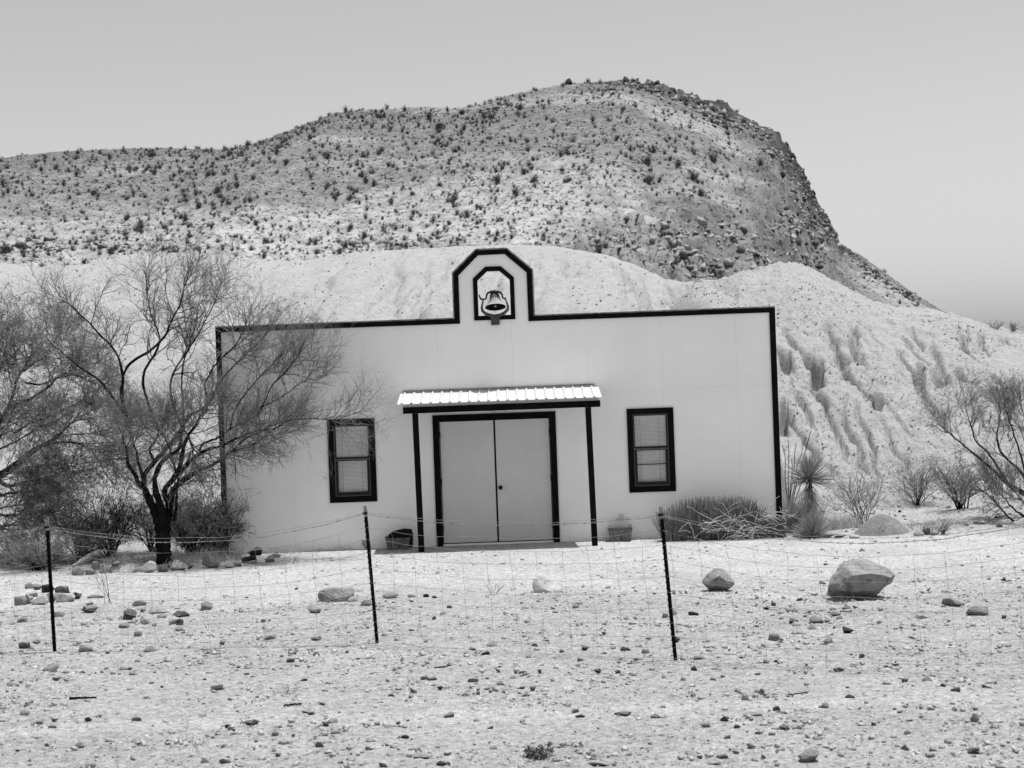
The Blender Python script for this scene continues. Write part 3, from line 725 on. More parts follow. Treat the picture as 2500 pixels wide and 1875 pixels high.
yk = [zz(715, 1030), zz(745, 1036), zz(785, 1028), zz(793, 975), zz(812, 928), zz(860, 906), zz(933, 902), (1080+1005/7.373, 590+902/7.373), zz(1050, 915), zz(1076, 955), zz(1088, 1015), zz(1112, 1026), zz(1150, 1018)]
ym = MB().tube([loc(a, b) for a, b in yk], [.012, .014, .014, .015, .017, .019, .024, .019, .017, .015, .014, .013, .011], 10)
a = loc(*zz(933, 880)); ym.lathe([(.016, -.03), (.012, 0), (.003, .018), (0.0, .02)], 10, Matrix.Translation(a))
for sx in (-1, 1):
    ym.tube([loc(*zz(933 + sx * 18, 912)), loc(*zz(933 + sx * 60, 950)), loc(*zz(933 + sx * 74, 1010))], [.018, .014, .008], 8)
ym.obj('yoke', M['iron'], bell, True)
cr = MB().tube([loc(a, b) for a, b in (zz(738, 1036), zz(722, 1110), zz(708, 1180), zz(722, 1245), zz(775, 1295), zz(850, 1325), zz(945, 1342))], [.012, .014, .019, .024, .027, .028, .028], 10)
cr.tube([loc(a, b) for a, b in (zz(1130, 1022), zz(1160, 1095), zz(1183, 1165), zz(1172, 1225), zz(1120, 1280), zz(1045, 1320), zz(940, 1342))], [.012, .014, .019, .024, .027, .028, .028], 10)
for q in (zz(742, 1036), zz(1132, 1020)):
    cr.lathe([(0.0, -.016), (.019, -.016), (.019, .016), (0.0, .016)], 14, Matrix.Translation(loc(*q)) @ Matrix.Rotation(math.radians(90), 4, 'X'))
cr.obj('cradle', M['ironrust'], bell, True)
p0, p1 = loc(*zz(878, 1502)), loc(*zz(1028, 1335))
MB().box(p0[0], p1[0], BY - .02, -0.025, p0[2], p1[2], .008).obj('mounting_plate', M['ironrust'], bell)
MB().tube([loc(a, b) for a, b in (zz(740, 1036), zz(700, 1040), zz(680, 1010), zz(662, 975), zz(665, 952))], [.010, .017, .014, .012, .013], 8).obj('crank_arm', M['iron'], bell, True)

# ------------------------------------------------------------------ woody plants
def smooth_line(pts, rad, n):
    pts = np.array(pts, float); rad = np.array(rad, float)
    s = np.r_[0, np.cumsum(np.linalg.norm(np.diff(pts, axis=0), axis=1))]; q = np.linspace(0, s[-1], n)
    o = np.stack([np.interp(q, s, pts[:, k]) for k in range(3)], -1); r = np.interp(q, s, rad)
    for _ in range(2):
        o[1:-1] = 0.25 * o[:-2] + 0.5 * o[1:-1] + 0.25 * o[2:]
    return o, r
def sprout(rg, pts, rad, m, L, spread, rfac, nseg, wig, up, tmin=0.15, tpow=0.8, lpow=0.45, lean=None):
    """m side shoots from every polyline of pts (N,k,3) -> (N*m, nseg+1, 3)"""
    N, k, _ = pts.shape
    i = np.repeat(np.arange(N), m); t = (tmin + (1 - tmin) * rg.uniform(0, 1, N * m) ** tpow) * (k - 1)
    a = np.minimum(t.astype(int), k - 2); fr = (t - a)[:, None]
    p = pts[i, a] * (1 - fr) + pts[i, a + 1] * fr
    r0 = rad[i, a] * (1 - fr[:, 0]) + rad[i, a + 1] * fr[:, 0]
    T = norm(pts[i, a + 1] - pts[i, a])
    D = norm(T + spread * norm(rg.normal(size=(N * m, 3))))
    Ls = L * rg.uniform(0.5, 1.25, N * m) * (1 - lpow * t / (k - 1))
    out = [p]
    for s in range(nseg):
        D = norm(D + wig * rg.normal(size=D.shape) + np.array([0, 0, up]) + (0 if lean is None else np.array(lean)))
        p = p + D * (Ls / nseg)[:, None]; out.append(p)
    q = np.stack(out, 1)
    rr = (np.minimum(r0 * 0.8, rfac))[:, None] * np.linspace(1, 0.45, nseg + 1)[None]
    return q, rr
def leaves(rg, pts, n, L, W, droop=0.5):
    N, k, _ = pts.shape
    i = rg.integers(0, N, n); t = rg.uniform(0.1, 1, n) * (k - 1); a = np.minimum(t.astype(int), k - 2); fr = (t - a)[:, None]
    p = pts[i, a] * (1 - fr) + pts[i, a + 1] * fr
    d = rg.normal(size=(n, 3)) + np.array([0, 0, -droop])
    return blades(p, d, L * rg.uniform(.5, 1.2, n), W * rg.uniform(.6, 1.2, n), 3, 0.25)

def tree(name, label, limbs, base, seed, lv1, lv2, lv3, L1, L2, L3, up=(.10, .10, .06), nleaf=0, group=None, leafL=.07, lean=None, extra=0, th=(.011, .0055, .0032), twigm='twig', tm=.40):
    """limbs: list of (pts (n,3), radii); built round `base`"""
    rg = np.random.default_rng(seed)
    root = empty(name, base, label, "tree" if 'tree' in name else "shrub", group)
    B = np.array(base)
    tv, lim = [], []
    for pts, rad in limbs:
        o, r = smooth_line(np.array(pts) - B, rad, 22)
        kn = np.stack([perlin(np.arange(22) * .55 + seed, np.full(22, j + .37 + len(lim)), 7) for j in range(3)], -1)
        o = o + kn * (0.018 + 0.25 * r[:, None]) * np.linspace(0, 1, 22)[:, None] ** .3
        r = r * (1 + .22 * perlin(np.arange(22) * 1.3, np.full(22, len(lim) + .5), 8))
        tv.append(tubes(o[None], r[None], 9)); lim.append((o, r))
    v, f = cat_meshes(tv)
    link('trunk', mesh_np('trunk', v, f, M['bark'], True), root)
    PT = np.stack([o for o, r in lim]); RD = np.stack([r for o, r in lim])
    thin = RD.max(1) < 9
    a1, r1 = sprout(rg, PT, RD, lv1, L1, 0.95, th[0], 6, .21, up[0], tm, .8, .25, lean)
    near = np.repeat(RD, lv1, 0); iq = np.argmin(np.linalg.norm(np.repeat(PT, lv1, 0) - a1[:, :1], axis=2), 1); kp = (near[np.arange(len(iq)), iq] < .026) | (rg.uniform(size=len(iq)) < .06)
    a1, r1 = a1[kp], r1[kp]
    a0, r0 = sprout(rg, PT[:, 14:], RD[:, 14:], max(3, lv1 // 3), L1 * .9, 0.6, th[0], 6, .21, up[0], .5, .8, .3, lean)
    a1 = np.concatenate([a1, a0]); r1 = np.concatenate([r1, r0])
    a2, r2 = sprout(rg, a1, r1, lv2, L2, 0.85, th[1], 5, .24, up[1], .12, .9, .40, lean)
    a3, r3 = sprout(rg, a2, r2, lv3, L3, 0.85, th[2], 4, .26, up[2], .10, .9, .35, lean)
    v, f = cat_meshes([tubes(a1, r1, 4), tubes(a2, r2, 3), tubes(a3, r3, 3)])
    link('crown', mesh_np('crown', v, f, M[twigm], False), root)
    if nleaf:
        v, f = leaves(rg, a3, nleaf, leafL, leafL * .13)
        link('foliage', mesh_np('foliage', v, f, M['leaf'], False), root)
    return root

# --- the big bare mesquite in front of the building's left corner
def zt(a, b): return 200 + a / 3.686, 950 + b / 3.686
def zu(a, b): return a / 2.37, 600 + b / 2.37
def limb(pts, depth, ws, dz=0.0, zf=zt, k=3.686):
    n = len(pts); out = []
    for i, (a, b) in enumerate(pts):
        d = depth + dz * i / (n - 1); out.append(P(*zf(a, b), d))
    rr = [.86 * w_ / k * depth / FPX / 2 for w_ in ws]
    return np.array(out), rr
TD = 25.6
tb = P(*zt(745, 1560), TD); tb[2] = float(gz(tb[0], tb[1])) - .02
LT = [
 limb([(742,1590),(738,1450),(735,1340),(700,1200),(640,1080),(590,970),(548,880)], TD, [160,142,150,110,92,82,66]),
 limb([(745,1400),(752,1280),(775,1160),(775,1060),(800,960),(858,850)], TD, [100,105,92,76,72,60], .15),
 limb([(720,1230),(722,1090),(672,960),(650,860),(668,745),(700,680),(790,590),(885,535),(905,420),(905,330)], TD, [100,80,72,60,50,48,44,38,30,22], -.4),
 limb([(548,880),(545,790),(615,700),(690,610),(800,490),(880,400),(905,310),(950,235),(1060,205),(1120,140),(1180,40)], TD, [62,52,50,46,46,44,42,36,26,18,10], .3),
 limb([(560,900),(500,830),(470,755),(400,672),(415,590),(380,480),(360,380),(300,300)], TD, [60,48,40,36,26,20,16,10], -.7),
 limb([(560,860),(530,740),(500,640),(480,520),(450,440),(425,350),(400,260)], TD, [50,34,26,22,18,14,9], .6),
 limb([(770,1000),(720,940),(780,850),(860,780),(880,690),(900,600),(925,500),(950,420),(1010,330),(1080,250),(1130,150)], TD, [66,58,58,54,48,44,38,32,26,20,12], -.9),
 limb([(800,960),(865,850),(950,800),(1050,728),(1140,690),(1225,672),(1290,595),(1370,545),(1490,548),(1590,465),(1700,385),(1840,285)], TD, [64,58,50,44,40,36,30,27,24,20,15,9], .2),
 limb([(880,760),(940,680),(1020,600),(1110,550),(1225,518),(1330,470),(1470,405),(1620,370),(1800,330)], TD, [48,44,40,36,28,22,17,12,8], -.5),
 limb([(1225,660),(1330,570),(1480,440),(1560,400),(1700,330),(1850,290)], TD, [26,20,16,13,10,6], -.3),
 limb([(1060,560),(1080,480),(1180,460),(1330,370),(1430,300),(1580,240)], TD, [26,26,22,17,12,7], .5),
 limb([(835,1180),(850,1060),(855,950),(860,800),(800,560),(740,430),(690,380)], TD, [42,30,24,20,17,14,9], -.6),
 limb([(650,660),(640,600),(600,560),(660,460),(700,370),(760,260)], TD, [30,26,24,18,14,8], -.5),
 limb([(900,345),(960,420),(1000,520),(1000,600)], TD, [26,22,18,14], -.2),
 limb([(735,1000),(700,860),(715,720),(665,600),(560,500),(450,380),(370,300),(330,330)], TD, [26,24,18,14,11,9,7,4], -.6, zu, 2.37),
 limb([(708,760),(735,690),(800,640),(880,605),(960,520),(995,430),(1050,330),(1085,180)], TD, [16,19,20,18,16,13,9,5], .5, zu, 2.37),
 limb([(915,1070),(850,900),(815,760),(880,650),(940,560),(880,420),(850,300),(840,150)], TD, [20,19,18,16,12,9,7,4], -.2, zu, 2.37),
 limb([(1056,1041),(1062,900),(1050,780),(1060,640),(1160,500),(1230,350),(1290,180)], TD, [18,16,13,11,9,7,4], .6, zu, 2.37),
 limb([(1170,960),(1250,820),(1340,700),(1480,580),(1560,480)], TD, [14,11,9,7,4], -.3, zu, 2.37),
 limb([(1500,940),(1620,880),(1750,790),(1850,700)], TD, [10,8,6,4], .1, zu, 2.37),
 limb([(735,1000),(660,880),(560,760),(440,690),(340,600),(250,520)], TD, [22,19,15,11,8,4], .4, zu, 2.37),
 limb([(1056,1041),(990,900),(985,760),(1080,620),(1130,480),(1150,330)], TD, [18,16,14,11,8,4], .8, zu, 2.37),
 limb([(1200,950),(1180,800),(1250,680),(1380,560),(1430,420)], TD, [15,13,11,8,4], -.8, zu, 2.37),
 limb([(1490,985),(1580,800),(1690,690),(1760,560)], TD, [10,9,7,4], -.5, zu, 2.37),
 limb([(1650,1010),(1800,1000),(1950,1010),(2080,960)], TD, [10,8,6,3], -.2, zu, 2.37),
 limb([(1330,1065),(1350,960),(1430,840),(1540,720),(1660,600)], TD, [13,11,9,7,4], .5, zu, 2.37),
]
tree('mesquite_tree', "big bare mesquite tree with thick black forked trunk at the building's left corner", LT, tuple(tb), 11,
     15, 6, 5, .88, .52, .30, up=(.06, .07, .04), nleaf=2500, leafL=.05, th=(.010, .0055, .0030), tm=.40)

# --- the second mesquite leaning in from the left edge
def zl(a, b): return a / 3.3175, 850 + b / 3.3175
TD2 = 27.0
b2 = np.array(P(-95, 1345, TD2)); b2[2] = float(gz(b2[0], b2[1])) - .02
L2 = [
 limb([(-330,1640),(-300,1400),(-230,1180),(-90,1080),(40,1000),(150,930),(240,860),(340,785),(430,740),(500,690),(550,615),(650,550)], TD2, [120,110,100,84,72,66,56,44,34,28,20,10], .3, zl, 3.3),
 limb([(330,790),(440,772),(560,755),(680,790),(780,825),(900,850)], TD2, [34,30,24,18,13,8], .2, zl, 3.3),
 limb([(-250,1220),(-190,980),(-110,780),(10,590),(75,470),(110,330),(140,250),(190,180),(240,60)], TD2, [90,72,60,48,38,30,26,22,12], .6, zl, 3.3),
 limb([(70,490),(160,440),(260,410),(365,335),(460,245),(560,190),(660,110)], TD2, [30,26,22,20,16,12,7], -.3, zl, 3.3),
 limb([(190,190),(280,120),(360,80),(430,-40),(480,-140)], TD2, [16,13,11,8,5], .4, zl, 3.3),
 limb([(-60,1060),(60,1120),(180,1090),(310,1060),(430,1040)], TD2, [34,26,20,14,8], -.6, zl, 3.3),
 limb([(-150,1120),(-20,1200),(120,1170),(290,1140),(420,1190)], TD2, [36,28,20,13,8], -.9, zl, 3.3),
 limb([(-200,1200),(-60,1340),(80,1360),(220,1340),(360,1340)], TD2, [34,28,20,13,8], -.5, zl, 3.3),
 limb([(-230,1300),(-120,1430),(0,1440),(120,1430),(200,1420)], TD2, [34,26,18,12,7], -.9, zl, 3.3),
 limb([(200,280),(330,300),(470,240),(600,210),(700,270),(780,290)], TD2, [18,17,15,13,10,6], .6, zl, 3.3),
 limb([(110,690),(250,600),(400,560),(560,480),(720,420),(900,400)], TD2, [22,18,15,12,9,5], .8, zl, 3.3),
 limb([(100,320),(60,150),(40,0),(60,-160)], TD2, [16,12,9,5], .3, zl, 3.3),
 limb([(20,590),(-40,420),(-60,250),(-20,60)], TD2, [26,20,15,8], .2, zl, 3.3),
 limb([(430,740),(560,700),(700,690),(850,700)], TD2, [16,13,10,6], -.4, zl, 3.3),
 limb([(-120,900),(20,800),(140,760),(300,640),(420,600)], TD2, [26,20,16,11,6], -.8, zl, 3.3),
 limb([(-200,1010),(-80,880),(-10,740),(30,640),(60,520)], TD2, [26,22,18,12,7], -.4, zl, 3.3),
 limb([(-240,1250),(-120,1120),(0,1060),(100,1000),(180,900)], TD2, [26,22,16,11,6], -1.0, zl, 3.3),
 limb([(-260,1320),(-150,1290),(0,1300),(140,1270),(260,1230)], TD2, [26,22,16,11,6], .6, zl, 3.3),
 limb([(-160,900),(-60,760),(20,640),(140,560),(240,520)], TD2, [24,20,15,10,6], .9, zl, 3.3),
 limb([(40,1000),(180,1010),(330,960),(480,930),(600,960)], TD2, [24,18,14,10,6], -.5, zl, 3.3),
]
tree('mesquite_tree', "mesquite tree leaning in from the left picture edge, denser and leafier than its neighbour", L2, tuple(b2), 12,
     15, 6, 5, .95, .54, .30, up=(.03, .01, -.03), nleaf=26000, leafL=.085, th=(.011, .0058, .0032))

# --- the spreading mesquite at the right edge
def zr(a, b): return 1900 + a / 3.687, 1050 + b / 3.687
TD3 = 27.2
b3 = np.array(P(2560, 1292, TD3)); b3[2] = float(gz(b3[0], b3[1])) - .02
L3 = [
 limb([(2430,900),(2400,760),(2330,640),(2210,560),(2060,480),(1940,370),(1800,250),(1700,160),(1600,90),(1500,0),(1440,-60)], TD3, [90,80,72,52,40,32,24,18,13,10,6], .3, zr, 3.687),
 limb([(2060,470),(1950,290),(1880,200),(1780,110),(1740,-30),(1700,-150),(1680,-260)], TD3, [26,22,18,15,12,8,5], -.3, zr, 3.687),
 limb([(2330,640),(2230,430),(2150,330),(2060,260),(1980,190),(1960,60),(2000,-80),(1990,-260)], TD3, [50,36,30,26,22,18,13,7], .5, zr, 3.687),
 limb([(2230,430),(2190,250),(2130,60),(2080,-90),(2040,-220)], TD3, [26,20,15,11,6], -.6, zr, 3.687),
 limb([(2300,600),(2260,380),(2240,180),(2230,-40),(2180,-260)], TD3, [32,26,20,14,8], .7, zr, 3.687),
 limb([(2420,900),(2280,880),(2190,860),(2060,780),(1960,650),(1860,560),(1760,480)], TD3, [50,36,26,20,16,11,6], -.3, zr, 3.687),
 limb([(2350,880),(2240,800),(2150,740),(2060,640),(1990,560),(1900,420)], TD3, [34,26,20,15,10,6], .2, zr, 3.687),
 limb([(2400,860),(2330,740),(2250,700),(2160,600),(2100,520)], TD3, [34,26,19,13,8], -.6, zr, 3.687),
]
tree('mesquite_tree', "sprawling mesquite tree at the right edge of the picture below the clay slope", L3, tuple(b3), 13,
     13, 6, 6, .75, .36, .2, up=(.12, .10, .06), nleaf=4000, leafL=.06, th=(.007, .0042, .0028), twigm='twig')

# --- shrubs
def shrub(name, label, px, py, depth, hpx, wpx, seed, stems=14, m1=5, m2=5, th=.012, twigm='twigdark', nleaf=0, lean=0.0, up=.05, leafL=.03, wig=.2, thin=(.005, .003), dpx=None):
    rg = np.random.default_rng(seed)
    p = P(px, py, depth); p[2] = float(gz(p[0], p[1])) - .02
    H, Wd = hpx * depth / FPX, wpx * depth / FPX / 2
    root = empty(name, tuple(p), label, "shrub")
    a = rg.uniform(0, 2*np.pi, stems); s = Wd * np.sqrt(rg.uniform(.02, 1, stems))
    D = np.stack([np.cos(a)*s + lean*H, np.sin(a)*s * .8, H * rg.uniform(.7, 1, stems)], -1); L = np.linalg.norm(D, axis=1); D = norm(D * np.array([.75, .75, 1]))
    q = np.stack([rg.normal(0, .04, stems), rg.normal(0, .04, stems), np.zeros(stems)], -1); out = [q]
    for k in range(7):
        D = norm(D + wig * rg.normal(size=D.shape) + np.array([np.cos(a), np.sin(a), 0*a]).T * .05); q = q + D * (L * .95 / 7)[:, None]; out.append(q)
    A = np.stack(out, 1); ra = (th * rg.uniform(.6, 1.2, stems))[:, None] * np.linspace(1, .3, 8)[None]
    a1, r1 = sprout(rg, A, ra, m1, H * .46, .95, thin[0], 5, wig * 1.5, up, .12, .85, .3)
    a2, r2 = sprout(rg, a1, r1, m2, H * .26, .95, thin[1], 4, wig * 1.6, up, .1, .9, .3)
    if stems <= 6:
        v, f = cat_meshes([tubes(A, ra, 3), tubes(a1, r1, 3), tubes(a2, r2, 3)]); link('stems', mesh_np('stems', v, f, M[twigm], True), root)
    else:
        v, f = tubes(A, ra, 5); link('stems', mesh_np('stems', v, f, M['bark'], True), root)
        v, f = cat_meshes([tubes(a1, r1, 3), tubes(a2, r2, 3)]); link('twigs', mesh_np('twigs', v, f, M[twigm]), root)
    if nleaf:
        v, f = leaves(rg, a2, nleaf, leafL, leafL * .45, 0.0); link('foliage', mesh_np('foliage', v, f, M['leaf']), root)
    return root
def gshrub(name, label, px, py, *a, **k): return shrub(name, label, px, py, GD(px, py), *a, **k)
gshrub('desert_shrub', "tangled dark leafless shrub just left of the thick tree trunk", 268, 1358, 165, 250, 21, 24, 10, 8, .016, 'twigdark', 1500)
gshrub('desert_shrub', "dark spreading shrub at the far left of the rock row, under the leaning tree", 205, 1372, 130, 210, 27, 22, 9, 8, .012, 'twig', 1500)
gshrub('desert_shrub', "bushy shrub between the tree trunk and the building's left corner", 470, 1356, 175, 200, 22, 34, 10, 8, .013, 'twig', 5000, leafL=.035)
gshrub('desert_shrub', "leafy shrub reaching over the lower left wall in front of the corner trim", 535, 1354, 150, 190, 23, 20, 8, 7, .011, 'twigdark', 2600, .10, leafL=.04)
gshrub('desert_shrub', "thin dark shrub rising directly behind the thick tree trunk", 372, 1348, 150, 150, 28, 20, 9, 8, .013)
gshrub('desert_shrub', "low grey brush at the left edge behind the first fence post", 95, 1392, 95, 230, 29, 40, 9, 7, .008, 'twigpale', 1500)
gshrub('desert_shrub', "open grey shrub standing right of the two yuccas", 2109, 1284, 180, 150, 24, 13, 8, 7, .008, 'twigpale', 500)
gshrub('desert_shrub', "broad twiggy shrub at the foot of the clay slope, behind the earth mound", 2240, 1246, 125, 190, 25, 20, 8, 7, .007, 'twigpale', 1500)
gshrub('desert_shrub', "small dense shrub with one dark stem in front of the clay slope", 2346, 1254, 120, 120, 26, 12, 9, 8, .016, 'twig', 700)
gshrub('weed', "thin dead weed stalk standing alone in front of the rock row", 270, 1475, 175, 60, 31, 4, 4, 3, .004, 'twigdark', 0, 0, wig=.24, thin=(.0025, .0018))
gshrub('weed', "wispy dry weed beside the broad pale rock at the centre of the yard edge", 1208, 1452, 52, 34, 32, 5, 3, 2, .003, 'twig', 0, .35, thin=(.002, .0015))
gshrub('desert_shrub', "far left low pale bush seen under the drooping branches", 20, 1345, 90, 180, 33, 22, 6, 4, .007, 'twigpale')
gshrub('desert_shrub', "small pale weed bush at the right end of the rubble line by the mound", 2300, 1306, 50, 70, 34, 20, 5, 3, .004, 'twigpale', 0, thin=(.003, .002))
for k, (px, py, hp, wp) in enumerate(((2428, 772, 26, 60), (2475, 790, 30, 50), (2520, 800, 30, 60))):
    sd = 38.0; pc = P(px, py, 41.0)
    r_ = shrub('desert_shrub', ("leftmost", "middle", "rightmost")[k] + " of three tiny bushes on the far right skyline of the clay slope", px, py + 20, 40.5, hp, wp, 60 + k, 14, 5, 3, .006, 'twig')
    r_.location.z = float(clay(r_.location.x, r_.location.y)[0]) - .03

# ocotillo canes at the right corner
rg = np.random.default_rng(44)
ob = P(1925, 1260, 27.6); ob[2] = 0
oc = empty('ocotillo', tuple(ob), "tall thin thorny canes rising behind the right corner of the building", "plant")
A = []
for px, py, dz in ((1983,1050,.2),(1925,1075,.1),(1945,1082,-.1),(1962,1080,.3),(1912,1090,0),(1975,1125,-.2),(1935,1120,.2)):
    tip = P(px, py, 27.6 + dz) - ob; kk = np.linspace(0, 1, 9)[:, None]
    l_ = tip * kk + np.array([0.10 * (tip[0]), 0, 0]) * -np.sin(kk * np.pi) + rg.normal(0, .012, (9, 3)) * kk; l_[0] += rg.normal(0, .05, 3) * [1, 1, 0]; A.append(l_)
A = np.stack(A); ra = np.linspace(.012, .005, 9)[None].repeat(len(A), 0)
v1 = tubes(A, ra, 5); th_, rt_ = sprout(rg, A, ra, 60, .05, 1.3, .002, 1, 0, 0, .05, 1, 0)
v, f = v1; link('canes', mesh_np('canes', v, f, M['bark'], True), oc); v, f = tubes(th_, rt_, 3); link('thorns', mesh_np('thorns', v, f, M['twig']), oc)

# --- yuccas, grasses, reeds
def dome_dirs(rg, n, lo, hi):
    a = rg.uniform(0, 2*np.pi, n); e = np.radians(rg.uniform(lo, hi, n))
    return np.stack([np.cos(e)*np.cos(a), np.cos(e)*np.sin(a), np.sin(e)], -1)
rg = np.random.default_rng(51)
yb = P(1979, 1286, 26.9); yb[2] = 0
yu = empty('yucca', tuple(yb), "tall yucca with a round spiky head on a short trunk beside the right corner", "yucca")
hd = P(1975, 1172, 26.9) - yb
tr = np.stack([np.linspace(0, hd[0], 8), np.linspace(0, hd[1], 8), np.linspace(0, hd[2], 8)], -1)
v, f = tubes(tr[None], np.full((1, 8), .05), 10); link('trunk', mesh_np('trunk', v, f, M['bark'], True), yu)
n = 620
v, f = blades(np.tile(hd, (n, 1)) + rg.normal(0, .015, (n, 3)), dome_dirs(rg, n, -20, 88), rg.uniform(.36, .54, n), rg.uniform(.011, .017, n), 4, .04)
link('leaves', mesh_np('leaves', v, f, M['yucca']), yu)
n = 700; zt_ = rg.uniform(.2, .98, n)[:, None]
v, f = blades(hd * zt_, dome_dirs(rg, n, -80, -35), rg.uniform(.2, .4, n), rg.uniform(.008, .013, n), 4, .1)
link('dead_leaves', mesh_np('dead_leaves', v, f, M['drygrass']), yu)
yb2 = P(1982, 1297, 26.0); yb2[2] = float(gz(yb2[0], yb2[1]))
n = 520
v, f = blades(np.zeros((n, 3)) + rg.normal(0, .02, (n, 3)), dome_dirs(rg, n, 12, 88), rg.uniform(.28, .52, n), rg.uniform(.010, .015, n), 4, .08)
tag(link('yucca', mesh_np('yucca', v, f, M['yucca']), None, tuple(yb2)), "low stemless yucca rosette on the ground below the tall one", "yucca")

def grass(name, label, px, py, n, wpx, hpx, m, seed, cat='grass tuft', lo=35, hi=88, wid=.006, droop=.25, ry=.6, d=None, up=0):
    rg = np.random.default_rng(seed); d = d or GD(px, py); p = P(px, py, d); p[2] = float(gz(p[0], p[1]))
    Wd, H = wpx * d / FPX / 2, hpx * d / FPX
    q = np.stack([rg.uniform(-1, 1, n) * Wd * .8, rg.normal(0, Wd * ry * .4, n), np.zeros(n) - .01], -1)
    v, f = blades(q, dome_dirs(rg, n, lo, hi), H * rg.uniform(.45, 1.05, n), wid * rg.uniform(.6, 1.3, n), 4, droop)
    return tag(link(name, mesh_np(name, v, f, M[m]), None, tuple(p)), label, cat)
grass('bunch_grass', "spiky dark grass clump at the wall left of the porch, below the left window", 838, 1338, 190, 90, 55, 'reed', 61, lo=20, hi=85, wid=.008, droop=.06)
grass('dry_grass', "pale short dry grass at the foot of the spiky clump under the left window", 815, 1343, 160, 120, 22, 'drygrass', 62)
grass('dry_grass', "pale straw grass in front of the building's right corner", 1940, 1296, 2200, 150, 125, 'drygrass', 63, lo=50, hi=89, wid=.004, droop=.15)
grass('dry_grass', "dark stubble between the reed bush and the low yucca", 1935, 1300, 700, 110, 60, 'reed', 163, lo=40, wid=.004)
grass('dry_grass', "soft dry grass filling the gap between the low yucca and the open grey shrub", 2045, 1296, 1000, 140, 66, 'drygrass', 64, lo=45, wid=.004)
grass('dry_grass', "short dry grass below the rounded mound at its right side", 2270, 1300, 240, 110, 40, 'drygrass', 65, wid=.004)
grass('dry_grass', "pale dry grass behind the first fence post at the left edge", 60, 1372, 1200, 220, 70, 'drygrass', 66, wid=.005)
grass('dry_grass', "dry grass along the wall foot between the shrubs and the left window", 690, 1352, 240, 120, 26, 'drygrass', 67, wid=.004)
grass('dry_grass', "grass growing round the tree trunk behind the rocks", 430, 1368, 1500, 420, 50, 'drygrass', 68, wid=.005)
grass('grass_tuft', "small grey tuft in the open foreground left of the middle post", 698, 1692, 70, 70, 26, 'reed', 69, lo=30, wid=.003)
grass('grass_tuft', "tiny tuft in the gravel yard right of the middle post's top wire", 948, 1398, 50, 42, 18, 'reed', 70, lo=25, wid=.003)
grass('grass_tuft', "tiny tuft in the yard left of the largest boulder", 1932, 1392, 50, 40, 16, 'reed', 71, lo=25, wid=.003)
grass('grass_tuft', "wispy tuft against the left side of the largest boulder", 2045, 1476, 90, 60, 40, 'reed', 72, lo=30, wid=.003)
grass('grass_tuft', "thin tuft beside the small undercut boulder", 1716, 1436, 30, 26, 30, 'drygrass', 73, wid=.003)
grass('grass_tuft', "weed tuft at the foot of the left porch post", 1050, 1339, 30, 40, 22, 'drygrass', 74, wid=.003)
grass('grass_tuft', "weed tuft at the foot of the right planter", 1490, 1322, 40, 46, 18, 'reed', 75, wid=.003)
grass('grass_tuft', "dry tuft by the end of the pale slab left of the middle post", 868, 1440, 50, 46, 26, 'drygrass', 76, wid=.003)

# the wide reed bush against the right part of the wall
rg = np.random.default_rng(81)
rbp = P(1768, 1318, 26.25); rbp[2] = float(gz(rbp[0], rbp[1]))
rb = empty('reed_bush', tuple(rbp), "wide bush of dry upright stems and tangled pale stalks against the right wall", "bush")
s_ = 26.25 / FPX
n = 2300
xq = rg.uniform(-148, 148, n) * s_; hq = (97 - 30 * sstep(60, 148, np.abs(xq / s_ + 10)) - 26 * sstep(40, 150, xq / s_)) * s_ * rg.uniform(.55, 1.12, n)
q = np.stack([xq, rg.uniform(-.12, .30, n), np.zeros(n)], -1)
d = np.stack([rg.normal(0, .10, n) + .25 * np.sign(xq) * sstep(.7, 1.0, np.abs(xq)), rg.normal(-.03, .10, n), np.ones(n)], -1); d = norm(d)
out = [q]
for k in range(5):
    d = norm(d + .05 * rg.normal(size=d.shape)); q = q + d * (hq / 5)[:, None]; out.append(q)
A = np.stack(out, 1); v, f = tubes(A, np.linspace(.0042, .0022, 6)[None].repeat(n, 0), 3)
link('stems', mesh_np('stems', v, f, M['reed']), rb)
n = 170
xq = rg.normal(35, 60, n).clip(-90, 150) * s_; zq = rg.uniform(.04, .40, n)
q = np.stack([xq, rg.uniform(-.30, .05, n), zq], -1); d = norm(np.stack([rg.normal(0, 1, n), rg.normal(-.2, .4, n), rg.normal(.1, .55, n)], -1)); out = [q]
Lq = rg.uniform(.15, .55, n)
for k in range(6):
    d = norm(d + .14 * rg.normal(size=d.shape) + np.array([0, 0, -.09])); q = q + d * (Lq / 6)[:, None]; q[:, 2] = np.maximum(q[:, 2], .005); out.append(q)
A = np.stack(out, 1); v, f = tubes(A, np.linspace(.0045, .0025, 7)[None].repeat(n, 0), 4)
link('broken_stalks', mesh_np('broken_stalks', v, f, M['drygrass'], True), rb)
n = 1600
q = np.stack([rg.uniform(-.7, .98, n), rg.uniform(-.12, .3, n), np.zeros(n)], -1)
v, f = blades(q, dome_dirs(rg, n, 25, 90), rg.uniform(.12, .34, n), rg.uniform(.006, .014, n), 4, .2)
link('dead_thatch', mesh_np('dead_thatch', v, f, M['hillbush']), rb)

